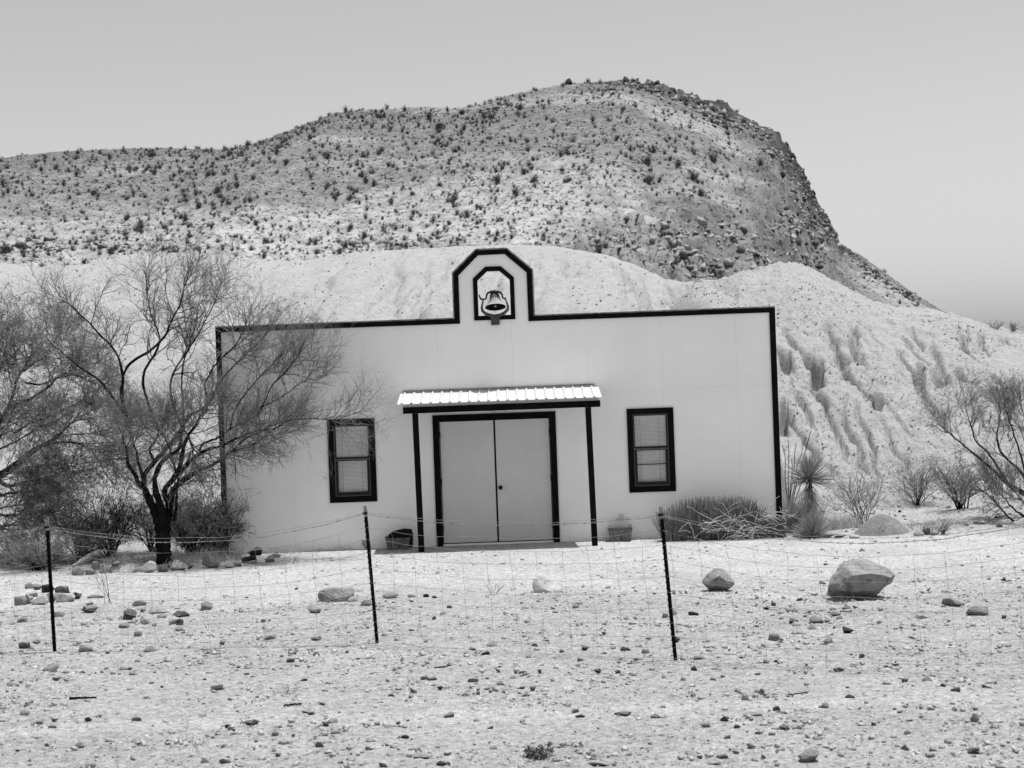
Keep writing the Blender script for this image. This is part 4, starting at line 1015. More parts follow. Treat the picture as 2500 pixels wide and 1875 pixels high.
# ------------------------------------------------------------------ planters and things by the wall
def planter(px, py, wt, wb, h, label, seed, rot=0.0, tilt=0.0, depth=None):
    d = depth or GD(px, py); p = P(px, py, d); s = d / FPX; p[2] = float(gz(p[0], p[1]))
    root = empty('planter', tuple(p), label, "planter"); root.rotation_euler = (0, tilt, rot)
    a, b, H, th = wt*s/2, wb*s/2, h*s, .028
    bm = bmesh.new()
    def ring(r, z): return [bm.verts.new((r*sx, r*sy, z)) for sx, sy in ((-1,-1),(1,-1),(1,1),(-1,1))]
    R0, R1, R2, R3, R4 = ring(b, 0), ring(a*.96, H*.86), ring(a, H*.88), ring(a, H), ring(a-th, H)
    R5 = ring(a-th-.01, H*.72)
    for u, v_ in zip((R0,R1,R2,R3,R4), (R1,R2,R3,R4,R5)):
        for k in range(4): bm.faces.new((u[k], u[(k+1)%4], v_[(k+1)%4], v_[k]))
    bm.faces.new(R0[::-1])
    bmesh.ops.bevel(bm, geom=list(bm.edges), offset=.006, segments=2, affect='EDGES')
    mb = MB(); mb.bm.free(); mb.bm = bm; mb.obj('pot', M['concrete'], root)
    MB().box(-a+th+.012, a-th-.012, -a+th+.012, a-th-.012, H*.55, H*.70).obj('soil', M['slabstone'], root)
    return root, H, a
planter(971, 1340, 59, 48, 29, "square concrete planter left of the porch, tipped a little, with a dark slab behind it", 1, .12, .02)
pr, H, a = planter(1515, 1320, 60, 50, 35, "square rough concrete planter with a few sprigs right of the porch", 2, -.06)
rg = np.random.default_rng(3); n = 60
v, f = blades(np.stack([rg.uniform(-.06, .06, n), rg.uniform(-.06, .06, n), np.full(n, H*.68)], -1), dome_dirs(rg, n, 35, 88), rg.uniform(.05, .15, n), rg.uniform(.004, .008, n), 3, .2)
link('sprigs', mesh_np('sprigs', v, f, M['yucca']), pr)
d = 26.55; sl_pts = [(948,1306),(960,1297),(985,1291),(1004,1292),(1008,1305),(1008,1336),(950,1338)]
bm = bmesh.new(); vs = [bm.verts.new(P(a, b, d) ) for a, b in sl_pts]; fc = bm.faces.new(vs)
ex = bmesh.ops.extrude_face_region(bm, geom=[fc]); bmesh.ops.translate(bm, vec=(0, .07, 0), verts=[e for e in ex['geom'] if isinstance(e, bmesh.types.BMVert)])
bmesh.ops.bevel(bm, geom=list(bm.edges), offset=.008, segments=2, affect='EDGES')
mb = MB(); mb.bm.free(); mb.bm = bm
tag(mb.obj('stone_slab', M['slabstone']), "dark upright stone slab leaning on the wall behind the left planter", "slab")
stone('rock', 895, 1341, 40, 24, 'pale', "pale rounded rock at the wall between the spiky grass and the left planter", var=2)

# ------------------------------------------------------------------ rocks of the place
def boulder(name, px, py, pts, label, m='big', sub=4, rough=.03, seed=0, rz=0.0):
    d = GD(px, py); p = P(px, py, d)
    bm = bmesh.new()
    for q in pts: bm.verts.new(q)
    r = bmesh.ops.convex_hull(bm, input=bm.verts)
    bmesh.ops.delete(bm, geom=[e for e in r['geom_interior'] if isinstance(e, bmesh.types.BMVert)], context='VERTS')
    bmesh.ops.triangulate(bm, faces=bm.faces)
    bmesh.ops.bevel(bm, geom=list(bm.edges), offset=.012, segments=2, affect='EDGES', clamp_overlap=True)
    bmesh.ops.triangulate(bm, faces=bm.faces)
    for _ in range(5):
        lg = [e for e in bm.edges if e.calc_length() > .03]
        if not lg: break
        bmesh.ops.subdivide_edges(bm, edges=lg, cuts=1); bmesh.ops.triangulate(bm, faces=bm.faces)
    bmesh.ops.smooth_vert(bm, verts=bm.verts, factor=.12, use_axis_x=True, use_axis_y=True, use_axis_z=True)
    bm.normal_update()
    for v in bm.verts:
        q = v.co * 4 + Vector((seed * 7, 0, 0))
        k = rough * (mnoise.fractal(q, 1.0, 2.0, 5) + 0.5 * mnoise.ridged_multi_fractal(q * .8, 1.0, 2.0, 3, 1.0, 2.0) * .3)
        v.co += v.normal * k
    mb = MB(); mb.bm.free(); mb.bm = bm
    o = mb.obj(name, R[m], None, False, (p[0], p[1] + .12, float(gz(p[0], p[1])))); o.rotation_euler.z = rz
    return tag(o, label, 'boulder')
boulder('boulder', 2110, 1464, [(-.30,-.18,.13),(-.38,-.05,.16),(-.36,.1,.05),(-.27,-.17,.24),(-.20,-.10,.36),(-.22,.1,.38),(-.08,.02,.455),(.02,.06,.455),(.13,-.02,.40),(.12,.18,.40),
  (.25,-.06,.345),(.38,.02,.245),(.36,-.03,.20),(.30,-.20,.25),(.05,-.27,.31),(-.14,-.26,.29),(.12,-.22,.10),(-.2,-.22,.12),(.24,-.17,.14),(.33,-.10,.17),(-.30,-.16,.20),(-.05,.05,-.03),(.13,.06,-.03),(-.22,.04,-.03),(.2,.2,.0),(-.2,.22,.0),(.30,.15,.12)],
  "largest boulder, a pale angular block with a dark undercut, on the right of the yard", seed=1)
boulder('boulder', 1757, 1446, [(-.18,-.06,.10),(-.19,.04,.12),(-.12,-.12,.13),(-.14,.02,.22),(-.05,.0,.285),(.06,.02,.275),(.13,.0,.21),(.20,-.02,.09),(.18,.06,.10),(.10,-.14,.12),(0,-.15,.19),(.08,-.13,.085),(-.12,-.11,.09),(.0,.06,-.02),(-.08,.06,-.02),(.09,.06,-.02),(0,.18,.1)],
  "small rounded boulder with a deep dark undercut, left of the largest boulder", seed=2, rough=.02)
boulder('boulder', 1335, 1450, [(-.16,-.1,0),(-.17,.0,.06),(-.155,-.03,.16),(-.10,.0,.2),(-.02,-.02,.205),(.04,0,.19),(.10,-.04,.12),(.185,-.02,.035),(.2,0,-.02),(.1,-.14,-.02),(-.05,-.14,.05),(0,.16,0),(.1,.1,.1),(-.1,.12,.1)],
  "pale sloping boulder alone at the middle of the yard edge, below the doors", m='pale', seed=3, rough=.02)
boulder('boulder', 818, 1470, [(-.22,-.06,.03),(-.23,.02,.1),(-.18,-.08,.14),(-.12,.0,.17),(.0,-.02,.13),(.1,0,.155),(.2,.0,.16),(.235,.02,.1),(.2,-.08,.05),(0,-.12,.03),(-.15,-.1,-.02),(.15,-.06,-.02),(0,.14,0)],
  "long low boulder with two humps left of the middle fence post", seed=4, rough=.018)
# low mound of packed earth beside the yuccas
d = GD(2172, 1312); p = P(2172, 1312, d); rr = 66 * d / FPX
M['mound'] = mat('packed_earth', 0.22, .97, .22, 6, .03, 30, .05, speck=(30, .58, .6))
th = np.linspace(0, 2*np.pi, 49)[:-1]; k = np.linspace(0, 1, 16)
Rr, Tt = np.meshgrid(k, th, indexing='ij')
hx_, hy_ = Rr*np.cos(Tt)*rr*1.1, Rr*np.sin(Tt)*rr*.8
hz_ = 50*d/FPX*np.clip(1-Rr**1.7, 0, 1)**1.0 * (1+.10*perlin(hx_*4, hy_*4, 5)) - .03
i = (np.arange(15)[:, None]*48 + np.arange(48)[None]).ravel(); j = (np.arange(15)[:, None]*48 + (np.arange(48)[None]+1) % 48).ravel()
tag(link('earth_mound', mesh_np('earth_mound', np.stack([hx_, hy_, hz_], -1), np.stack([i, j, j+48, i+48], -1), M['mound'], True), None, (p[0], p[1]+.5, 0.04)), "smooth rounded mound of packed earth at the right edge of the yard", "mound")

# rock row under the big tree and its neighbours: (x, y of the foot, width, height, tone, label)
def q1(a, b, w_, h_): return 60 + a/3.456, 1280 + (b + h_/2)/3.456, w_/3.456, h_/3.456
ROW = [
 (q1(455,395,110,80),'mid',"grey rock under the leaning pale log at the left end of the row"),
 (q1(598,345,64,70),'pale',"round pale stone resting beside the log"),
 (q1(545,400,100,56),'pale',"broken pale slab leaning in front of the round stone"),
 (q1(690,392,110,46),'mid',"low grey stone left of the long rounded rock in the row"),
 (q1(872,375,170,70),'pale',"long rounded rock in the row left of the trunk"),
 (q1(1030,362,170,95),'pale',"peaked pale rock with a shaded face just left of the trunk"),
 (q1(1150,375,110,62),'dark',"low dark rock tucked between the two pale rocks by the trunk"),
 (q1(1292,346,175,90),'pale',"broad pale rock with a bright top right of the trunk"),
 (q1(1395,352,60,50),'dark',"small dark stone wedged against the broad pale rock"),
 (q1(1565,312,165,118),'mid',"largest rock of the row, a rounded grey boulder left of the wall"),
 (q1(1712,352,110,36),'pale',"flat pale stone right of the largest rock of the row"),
 (q1(1790,338,90,30),'dark',"flat dark stone near the wall end of the row"),
 (q1(1890,298,130,56),'black',"dark lava rock at the foot of the upright black one"),
 (q1(1938,230,125,74),'black',"black craggy lava rock, highest at the wall end of the row"),
 (q1(2062,292,90,62),'mid',"rough grey rock at the building's lower left corner"),
 (q1(1922,318,76,30),'pale',"small flat pale stone in front of the lava rocks"),
 (q1(2110,262,110,44),'pale',"low pale rubble lump beside the bottom of the wall"),
 (q1(760,335,70,40),'pale',"small pale stone behind the low grey stone of the row"),
 (q1(1225,340,70,60),'mid',"grey stone right at the foot of the trunk"),
]
for (px, py, w_, h_), tone, lab in ROW:
    stone('rock', px, py, w_, h_, tone, lab, sink=.06)
# pale log leaning over the left end
lg = limb([(405,365),(480,320),(560,270),(632,232)], 25.0, [50,62,70,52], .1, lambda a, b: (60+a/3.456, 1280+b/3.456), 3.456)
o_, r_ = smooth_line(lg[0], lg[1], 16); v, f = tubes(o_[None], (r_*(1+.15*perlin(np.arange(16)*.9, np.zeros(16), 3)))[None], 12)
n_ = len(v); v = np.concatenate([v, o_[:1], o_[-1:]]); f = np.concatenate([f, [[(k+1) % 12, k, n_, n_] for k in range(12)], [[n_-12+k, n_-12+(k+1) % 12, n_+1, n_+1] for k in range(12)]])
M['log'] = mat('weathered_log', .27, .95, .4, 8, .02, 30, .1, (1, 1, 3), speck=(10, .6, .4))
bmx = bmesh.new(); bv = [bmx.verts.new(q) for q in v]
for q in f:
    qq = list(dict.fromkeys(int(t) for t in q))
    bmx.faces.new([bv[t] for t in qq])
mb = MB(); mb.bm.free(); mb.bm = bmx
tag(mb.obj('log', M['log'], None, True), "weathered pale log leaning on the rocks at the left end of the row", "log")
# heap of rocks at the left edge
PILE = [((38,515,80,50),'mid',"leftmost grey rock at the top of the left edge heap"),((110,520,90,56),'mid',"grey rock in the back of the heap at the left edge"),
 ((186,530,100,70),'black',"black rock on top of the left edge heap, left of the post"),((305,545,130,76),'dark',"dark topped rock right of the first post, highest of the heap"),
 ((320,612,190,84),'pale',"long pale rock at the right front of the left edge heap"),((425,590,104,62),'dark',"dark jagged rock closing the right end of the heap"),
 ((112,640,170,82),'pale',"rounded pale rock at the front of the left edge heap"),((20,620,100,90),'pale',"pale rock cut by the left edge at the front of the heap"),
 ((200,610,90,80),'mid',"grey rock in the middle of the heap behind the first post"),((60,575,90,50),'pale',"small pale rock wedged in the middle of the left edge heap"),
 ((-40,640,110,80),'mid',"grey rock half outside the left edge of the picture"),((590,600,150,24),'dark',"flat dark debris trailing right of the left edge heap")]
for (a, b, w_, h_), tone, lab in PILE:
    stone('rock', *q1(a, b, w_, h_), tone, lab, sink=.05)
# stones along the right edge of the yard
def q8(a, b, w_, h_): return 1900 + a/3.687, 1050 + b/3.687, w_/3.687, h_/3.687
EDGE = [((20,968,90,36),'dark',"flat dark stone at the right end of the reed bush"),((165,966,66,40),'pale',"pale stone first in the right yard edge"),((222,958,44,48),'black',"narrow black stone in the right yard edge below the yuccas"),
 ((262,968,60,52),'dark',"dark stone next to the narrow black one in the yard edge"),((318,962,60,58),'black',"black leaning stone right below the low yucca"),((345,955,36,40),'pale',"white chip standing beside the black leaning stone"),
 ((388,970,54,34),'pale',"small pale stone left of the wide grey one in the yard edge"),((465,970,120,54),'mid',"wide grey stone in the right yard edge"),((565,974,120,44),'dark',"wide dark stone in the right yard edge"),
 ((690,976,100,36),'pale',"flat pale stone just left of the earth mound"),((1270,958,90,66),'pale',"pale rough rock touching the right side of the earth mound"),((1340,950,80,70),'dark',"dark broken rock right of the earth mound"),
 ((1400,950,60,30),'mid',"small grey stone at the right end of the mound rubble"),((1098,755,44,36),'black',"black pointed stone on the rise behind the earth mound"),((1140,762,34,22),'dark',"small dark stone beside the black pointed one"),
 ((1820,890,120,40),'mid',"flat grey rock on the rise near the right edge tree"),((1690,898,46,26),'mid',"small square stone left of the flat grey rock on the rise"),((2000,900,60,34),'dark',"dark stone under the right edge tree"),((2010,830,130,24),'dark',"flat dark slab under the branches of the right edge tree"),
 ((740,890,100,36),'pale',"pale stone behind the left flank of the earth mound")]
for (a, b, w_, h_), tone, lab in EDGE: stone('rock', *q8(a, b, w_, h_), tone, lab, sink=.05)
stone('rock', 1672, 1313, 34, 26, 'pale', "white stone under the left end of the reed bush", var=1)
stone('rock', 1698, 1312, 34, 22, 'pale', "second white stone under the reed bush, flatter and partly hidden", var=4)
stone('rock', 1630, 1322, 22, 12, 'pale', "small white stone at the wall foot behind the right fence post")

# single stones seen on the open ground: (x, foot y, width, height, tone) from three close looks
def z5(a, b): return a/2.458, 1200 + b/2.458
def z6(a, b): return 800 + a/2.458, 1300 + b/2.458
def z7(a, b): return 1600 + a/2.458, 1300 + b/2.458
T5 = [(140,945,75,45,'dark',"dark rounded stone left of the first post's foot"),(210,918,50,30,'mid',"small grey stone touching the dark one by the first post"),(510,955,90,45,'pale',"pale stone right of the first post's foot"),(895,957,85,36,'mid',"flat grey stone with a dark front in the lower left ground"),
 (345,765,70,42,'pale',"pale stone just right of the first post at mid height"),(530,740,104,44,'dark',"dark tilted slab between the first post and the stone scatter"),(775,785,85,66,'dark',"dark square block beside the dead weed"),(940,752,124,54,'pale',"white squared stone, brightest of the scatter by the weed"),
 (830,698,95,46,'pale',"pale stone with a dark right face above the white squared one"),(1235,725,75,54,'mid',"pitted grey stone at the right of the scatter"),(1075,772,110,40,'dark',"dark jagged stone in the middle of the scatter"),(970,775,62,26,'pale',"small white stone right below the white squared one"),
 (865,806,60,36,'pale',"pale pebble left in the scatter below the white stone"),(1045,806,70,34,'pale',"flat pale stone leaning on a dark one in the scatter"),(1078,812,46,38,'black',"black stone under the flat pale one in the scatter"),(1070,838,50,30,'pale',"lowest pale stone of the scatter"),(740,828,72,30,'mid',"flat grey stone below the dark square block"),(825,872,50,32,'mid',"rough grey stone below the scatter"),
 (1885,738,80,62,'pale',"round pale stone with a dark base left of the middle post"),(2110,664,62,34,'pale',"pale stone at the right end of the long humped boulder"),(2195,690,60,40,'mid',"grey stone right beside the middle post"),(1620,888,66,32,'mid',"grey low stone in the open ground left of the middle post"),(1890,888,68,30,'mid',"grey flat stone left of the middle post's lower half"),
 (75,1180,84,36,'pale',"pale stone at the left edge of the foreground"),(1295,1195,84,54,'pale',"pale brick shaped stone in the left foreground"),(1495,1422,96,42,'dark',"dark smooth stone low in the left foreground"),(1865,1360,46,28,'dark',"dark flat chip right of the smooth dark stone"),(525,1388,52,30,'dark',"dark humped stone low at the left"),(1915,1550,58,34,'black',"black lump near the bottom left of centre"),
 (300,1090,104,46,'mid',"broken grey slab flat on the ground in the left foreground"),(230,1404,54,30,'pale',"pale small stone low at the left edge"),(145,1356,64,36,'pale',"pale flat stone above the lowest left stones"),(820,1390,62,28,'dark',"dark chip in the lower left ground"),(470,1536,62,32,'mid',"grey lump near the bottom left corner"),(1230,1648,66,44,'mid',"grey stone cut by the bottom edge left of centre"),(1350,1652,74,40,'dark',"dark flat stone at the bottom edge left of centre"),(540,1658,66,26,'mid',"low grey stone at the bottom edge near the left"),(130,800,60,30,'mid',"small grey stone at the far left below the heap")]
T6 = [(375,390,100,52,'pale',"pale stone right of the middle post at the yard edge"),(505,388,52,24,'mid',"small grey stone in the line right of the middle post"),(590,388,36,24,'black',"black stone in the short line at the yard edge"),(640,392,32,16,'black',"tiny black stone ending the short line at the yard edge"),(232,446,62,38,'mid',"grey stone left of the middle post's lower shaft"),
 (410,644,32,22,'dark',"small dark round stone right of the middle post's foot"),(872,692,46,20,'dark',"dark chip in the ground below the pale sloping boulder"),(945,720,56,24,'black',"flat black stone in the middle ground"),(1242,670,46,20,'black',"black chip right of the flat black stone"),(1405,706,34,24,'dark',"dark pointed stone in the middle ground"),(1548,690,46,32,'dark',"dark tilted chip left of the right post"),(1790,696,66,26,'black',"black oblong stone left of the right post"),(1908,712,52,36,'pale',"white round stone with a grey base left of the right post"),
 (1618,840,46,30,'dark',"dark round stone below the right post's left stones"),(1740,838,36,18,'dark',"small dark stone right of the dark round one"),(595,774,36,24,'pale',"white chip alone in the lower middle ground"),(872,904,72,24,'black',"flat black stone in the lower middle ground"),(728,1116,66,38,'mid',"smooth grey stone in the lower middle ground"),(28,1158,62,34,'pale',"pale flat stone low in the foreground left of centre"),(545,1330,50,30,'dark',"dark point of rock on the pale slab at the bottom"),(560,1362,120,36,'pale',"broad pale slab near the bottom left of centre"),(680,1408,66,24,'black',"black chip at the bottom edge left of centre"),
 (2100,645,34,44,'dark',"dark upright chip right of the right post"),(1775,1086,110,20,'dark',"long dark splinter of rock in the lower right of centre"),(625,890,62,28,'mid',"mottled grey stone in the lower middle ground"),(830,988,60,24,'mid',"flat grey stone below the flat black one"),(1635,1405,136,26,'pale',"long flat pale slab at the bottom edge right of centre"),(730,463,32,18,'dark',"small dark chip below the yard edge in the middle"),(1515,1108,64,26,'dark',"dark broken chips in the lower right of centre")]
T7 = [(1800,450,142,58,'mid',"broad grey slab right of the largest boulder"),(1950,498,156,62,'mid',"peaked grey slab near the right edge below the broad slab"),(1602,524,86,24,'dark',"dark oblong stone left of the peaked slab"),(1165,606,68,38,'black',"black tilted stone below the largest boulder"),(968,544,84,48,'mid',"rounded grey stone below the largest boulder"),(1085,500,62,24,'dark',"dark flat chip below the largest boulder"),(835,548,62,42,'dark',"dark rough stone left of the rounded grey one"),(868,602,96,24,'pale',"flat pale stone under the dark rough one"),(942,580,52,34,'pale',"white round stone below the rounded grey one"),(850,560,60,30,'pale',"white stone beside the dark rough one"),(1040,662,62,28,'mid',"grey tilted chip below the white round stone"),
 (868,415,42,22,'black',"black chip left of the largest boulder's foot"),(1004,302,42,20,'dark',"dark pebble left of the largest boulder"),(1028,192,38,14,'dark',"dark flat pebble in the pale yard left of the largest boulder"),(870,970,138,54,'pale',"flat light slab with a black underside in the right foreground"),(640,962,42,38,'mid',"round grey stone left of the flat light slab"),(540,1002,46,44,'pale',"round white stone left of the flat light slab"),(1175,996,68,20,'black',"long black chip right of the flat light slab"),(1635,904,68,32,'mid',"grey wedge stone in the right foreground"),(1728,940,48,28,'dark',"dark wedge stone right of the grey wedge"),(1810,966,58,24,'dark',"dark chip furthest right of the wedges"),
 (1022,1050,48,32,'mid',"square grey stone in the lower right foreground"),(778,1172,68,34,'dark',"dark domed stone in the lower right foreground"),(415,1122,54,32,'black',"black pointed chip in the lower right of the right post"),(930,1372,124,80,'mid',"three cornered grey rock at the bottom right"),(405,1346,74,30,'mid',"flat grey rock at the bottom right of centre"),(1922,1140,52,54,'mid',"upright grey stone low near the right edge"),(1920,1326,82,38,'dark',"dark arched stone in the bottom right corner"),(1500,1300,54,34,'dark',"dark stone pair low on the right"),(235,828,44,40,'black',"black craggy stone right of the right post's foot"),(265,748,78,22,'dark',"flat dark stone beside the right post's foot"),(232,494,66,30,'black',"black stone right of the right post at mid height"),(300,1158,76,44,'pale',"pale rounded stone low in the right of centre"),(1240,750,42,26,'dark',"dark stone in the open ground below the boulder"),(1112,824,64,20,'dark',"dark thin chip in the right middle ground"),(1390,816,42,20,'dark',"dark small slab in the right middle ground"),(60,510,40,34,'mid',"grey stone left of the right post at mid height"),(110,492,48,46,'pale',"pale stone leaning behind the right post")]
for zf, tab in ((z5, T5), (z6, T6), (z7, T7)):
    for a, b, w_, h_, tone, lab in tab:
        px, py = zf(a, b); stone('stone', px, py, w_/2.458, h_/2.458, tone, lab, 'stone', sink=.10)
# sticks
def stick(px0, py0, px1, py1, r, label, m='bark'):
    a, b = P(px0, py0, GD(px0, py0)), P(px1, py1, GD(px1, py1)); k = np.linspace(0, 1, 9)[:, None]
    l_ = a*(1-k) + b*k; l_[:, 2] = gz(l_[:, 0], l_[:, 1]) + r + .01*np.abs(perlin(k[:, 0]*4, k[:, 0]*0, int(px0))); l_[:, 1] += .02*perlin(k[:, 0]*3, k[:, 0]*0+.5, int(py0))
    v, f = tubes(l_[None], (r*(1+.35*perlin(k[:, 0]*5, 0*k[:, 0]+.3, 4)))[None], 7)
    tag(link('stick', mesh_np('stick', v, f, M[m], True)), label, 'stick')
stick(*z5(418,1260), *z5(580,1257), .012, "thick black stick lying flat in the left foreground")
stick(*z5(1705,1300), *z5(1810,1284), .008, "thin black stick left of centre in the foreground")
stick(*z7(0,1105), *z7(170,1100), .004, "thin twig lying low below the right post")
stick(*z6(640,808), *z6(740,796), .007, "crooked dark twig in the middle foreground")
stick(*z5(1238,810), *z5(1246,840), .006, "short pale stick standing in the stone scatter", 'drygrass')
# matted dead plant at the bottom
gshrub('dead_weed', "matted clump of dead dark weed at the bottom centre of the picture", *z6(1262,1352), 34, 80, 91, 26, 6, 4, .006, 'twigdark', 500, wig=.3, up=-.12, thin=(.004, .003))
gshrub('dead_weed', "thin strand of dead weed right of the matted clump", *z6(1440,1290), 16, 56, 92, 10, 5, 3, .004, 'twigdark', 100, wig=.3, up=-.15, thin=(.003, .002))

# further loose stones, each its own thing, small ones nothing tells apart share a label
rg = np.random.default_rng(77)
SL = {'dark': ("small dark angular stone loose on the bare dirt in front of the yard", "small dark loose stones"), 'mid': ("small grey stone loose on the bare dirt in front of the yard", "small grey loose stones"), 'pale': ("small pale stone loose on the bare dirt in front of the yard", "small pale loose stones"), 'black': ("small black chip of rock loose on the bare dirt", "small black loose chips")}
while NROCK[0] < 298:
    px, py = rg.uniform(0, 2500), 1450 + 420 * rg.uniform(0, 1) ** .8
    tone = rg.choice(['dark', 'mid', 'pale', 'black'], p=[.22, .26, .42, .10]); w_ = float(np.clip(rg.lognormal(2.6, .38), 8, 30))
    stone('stone', px, py, w_, w_ * rg.uniform(.3, .6), tone, SL[tone][0], 'stone', SL[tone][1], sink=.12)

# gravel: chips too many to count
def chips(name, n, label, m, smin, smax, ylo, yhi, seed, dens=None, flat=.55):
    rg = np.random.default_rng(seed)
    dep = rg.uniform(0, 1, n); y = ylo + (yhi - ylo) * dep
    x = rg.uniform(-1, 1, n) * (y + CAMD) * .36
    if dens is not None:
        k = rg.uniform(0, 1, n) < dens(x, y); x, y = x[k], y[k]; n = len(x)
    V0, F0 = rock_data(seed + 5, 1, 7, .8, .05); nv = len(V0)
    s = smin * (smax / smin) ** (rg.uniform(0, 1, n) ** 2.4)
    out = np.empty((n, nv, 3)); rz = rg.uniform(0, 2*np.pi, n); c_, s_ = np.cos(rz), np.sin(rz)
    jit = 1 + .35 * rg.normal(size=(n, nv, 1)) * .5
    Vj = (V0 - [0, 0, .3])[None] * jit
    el_ = rg.uniform(.6, 1.5, n); hh = flat * rg.uniform(.5, 1.3, n)
    X = Vj[:, :, 0] * (s * el_)[:, None]; Y = Vj[:, :, 1] * s[:, None]; Z = Vj[:, :, 2] * (s * hh)[:, None]
    tl = rg.normal(0, .25, n)[:, None]; Z = Z + X * tl
    out[:, :, 0] = X * c_[:, None] - Y * s_[:, None] + x[:, None]; out[:, :, 1] = X * s_[:, None] + Y * c_[:, None] + y[:, None]
    out[:, :, 2] = Z + (gz(x, y) + s * hh * .12)[:, None]
    F = (F0[None] + (np.arange(n) * nv)[:, None, None]).reshape(-1, 3)
    tag(link(name, mesh_np(name, out.reshape(-1, 3), F, m)), label, 'gravel', None, 'stuff')
trk = lambda y: 1 - .75 * sstep(-14.15, -13.95, y) * sstep(-13.5, -13.75, y)
pd = lambda x, y: trk(y) * np.clip(.45 + 1.0 * perlin(x * .8, y * .8, 5) + .5 * perlin(x*3, y*3, 6), 0.04, 1) * (1 - .72 * sstep(-7.2, -5.2, y))
pd2 = lambda x, y: trk(y) * np.clip(.4 + 1.2 * perlin(x * .8, y * .8, 15), 0.05, 1) * (1 - .92 * sstep(-7.2, -5.8, y))
chips('gravel', 17000, "countless pale pebbles strewn over the ground", R['pale'], .012, .06, -16.3, -.3, 401, pd)
chips('gravel', 15000, "countless grey pebbles strewn over the ground", R['mid'], .012, .065, -16.3, -.3, 402, pd)
chips('gravel', 3800, "countless dark chips of stone strewn over the ground", R['dark'], .012, .06, -16.3, -.8, 403, pd2)
chips('gravel', 16000, "fine dark grit lying on the pale ground", R['dark'], .006, .022, -16.3, -.8, 405, pd)
chips('gravel', 2600, "rubble of mixed stone on the rise at the right", R['mid'], .02, .09, -1.0, 5.0, 404, lambda x, y: (x > 5.0) * .8, .6)
# crumbs of clay on the badland slopes, pebbles gathered against the boulders
rg = np.random.default_rng(12)
def crumbs(n, xlo, xhi, ylo, yhi, smin, ratio, seed):
    x = rg.uniform(xlo, xhi, n); y = rg.uniform(ylo, yhi, n); kp = perlin(x * .5, y * .35, seed) + .3 * perlin(x * 2, y * 2, seed + 1) > -.12; x, y = x[kp], y[kp]; n = len(x)
    z = clay(x, y); kp = z > .15; x, y, z = x[kp], y[kp], z[kp]; n = len(x)
    V0, F0 = rock_data(830 + seed, 1, 6, .8, .05); nv = len(V0); s = smin * ratio ** (rg.uniform(0, 1, n) ** 2.4); rz = rg.uniform(0, 6.28, n)
    Vj = (V0 - [0, 0, .3])[None] * (1 + .18 * rg.normal(size=(n, nv, 1)))
    out = np.stack([(Vj[:, :, 0]*np.cos(rz)[:, None] - Vj[:, :, 1]*np.sin(rz)[:, None])*s[:, None] + x[:, None], (Vj[:, :, 0]*np.sin(rz)[:, None] + Vj[:, :, 1]*np.cos(rz)[:, None])*s[:, None] + y[:, None], Vj[:, :, 2]*s[:, None]*.9 + z[:, None]], -1)
    return out.reshape(-1, 3), (F0[None] + (np.arange(n)*nv)[:, None, None]).reshape(-1, 3)
v, f = cat_meshes([crumbs(15000, 4.2, 15.5, 3.2, 13, .009, 6, 1), crumbs(9000, -24, 6, 12, 31, .012, 6, 2)])
tag(link('clay_crumbs', mesh_np('clay_crumbs', v, f, M['clay'])), "crumbled lumps of clay strewn over the pale slopes", 'rubble', None, 'stuff')
bcs = [(o.location.x, o.location.y) for o in COL.objects if o.get('category') == 'boulder']
chips('gravel', 60000, "small pebbles gathered at the feet of the boulders", R['pale'], .012, .05, -11, -5.0, 411, lambda x, y: np.clip(sum(np.exp(-((x - bx__) / .45) ** 2 - ((y - by__ + .22) / .20) ** 2) for bx__, by__ in bcs), 0, 1) * .35)
# broken scree on the hill
rg = np.random.default_rng(9); n = 26000
dep = rg.uniform(75, 139, n); X = rg.uniform(-1300, 1050, n); x = X * dep / FPX; y = dep - CAMD; z = mountain(x, y)
V0, F0 = rock_data(777, 1, 7, .8, .05); nv = len(V0); s = .05 * (6 ** (rg.uniform(0, 1, n) ** 2.8))
rz = rg.uniform(0, 6.28, n); Vj = (V0 - [0, 0, .25])[None] * (1 + .18 * rg.normal(size=(n, nv, 1)))
out = np.stack([(Vj[:, :, 0]*np.cos(rz)[:, None] - Vj[:, :, 1]*np.sin(rz)[:, None])*s[:, None] + x[:, None], (Vj[:, :, 0]*np.sin(rz)[:, None] + Vj[:, :, 1]*np.cos(rz)[:, None])*s[:, None] + y[:, None], Vj[:, :, 2]*s[:, None]*.7 + z[:, None]], -1)
tag(link('hill_scree', mesh_np('hill_scree', out.reshape(-1, 3), (F0[None] + (np.arange(n)*nv)[:, None, None]).reshape(-1, 3), R['mid'])), "broken grey stones scattered all over the stony hill", 'scree', None, 'stuff')
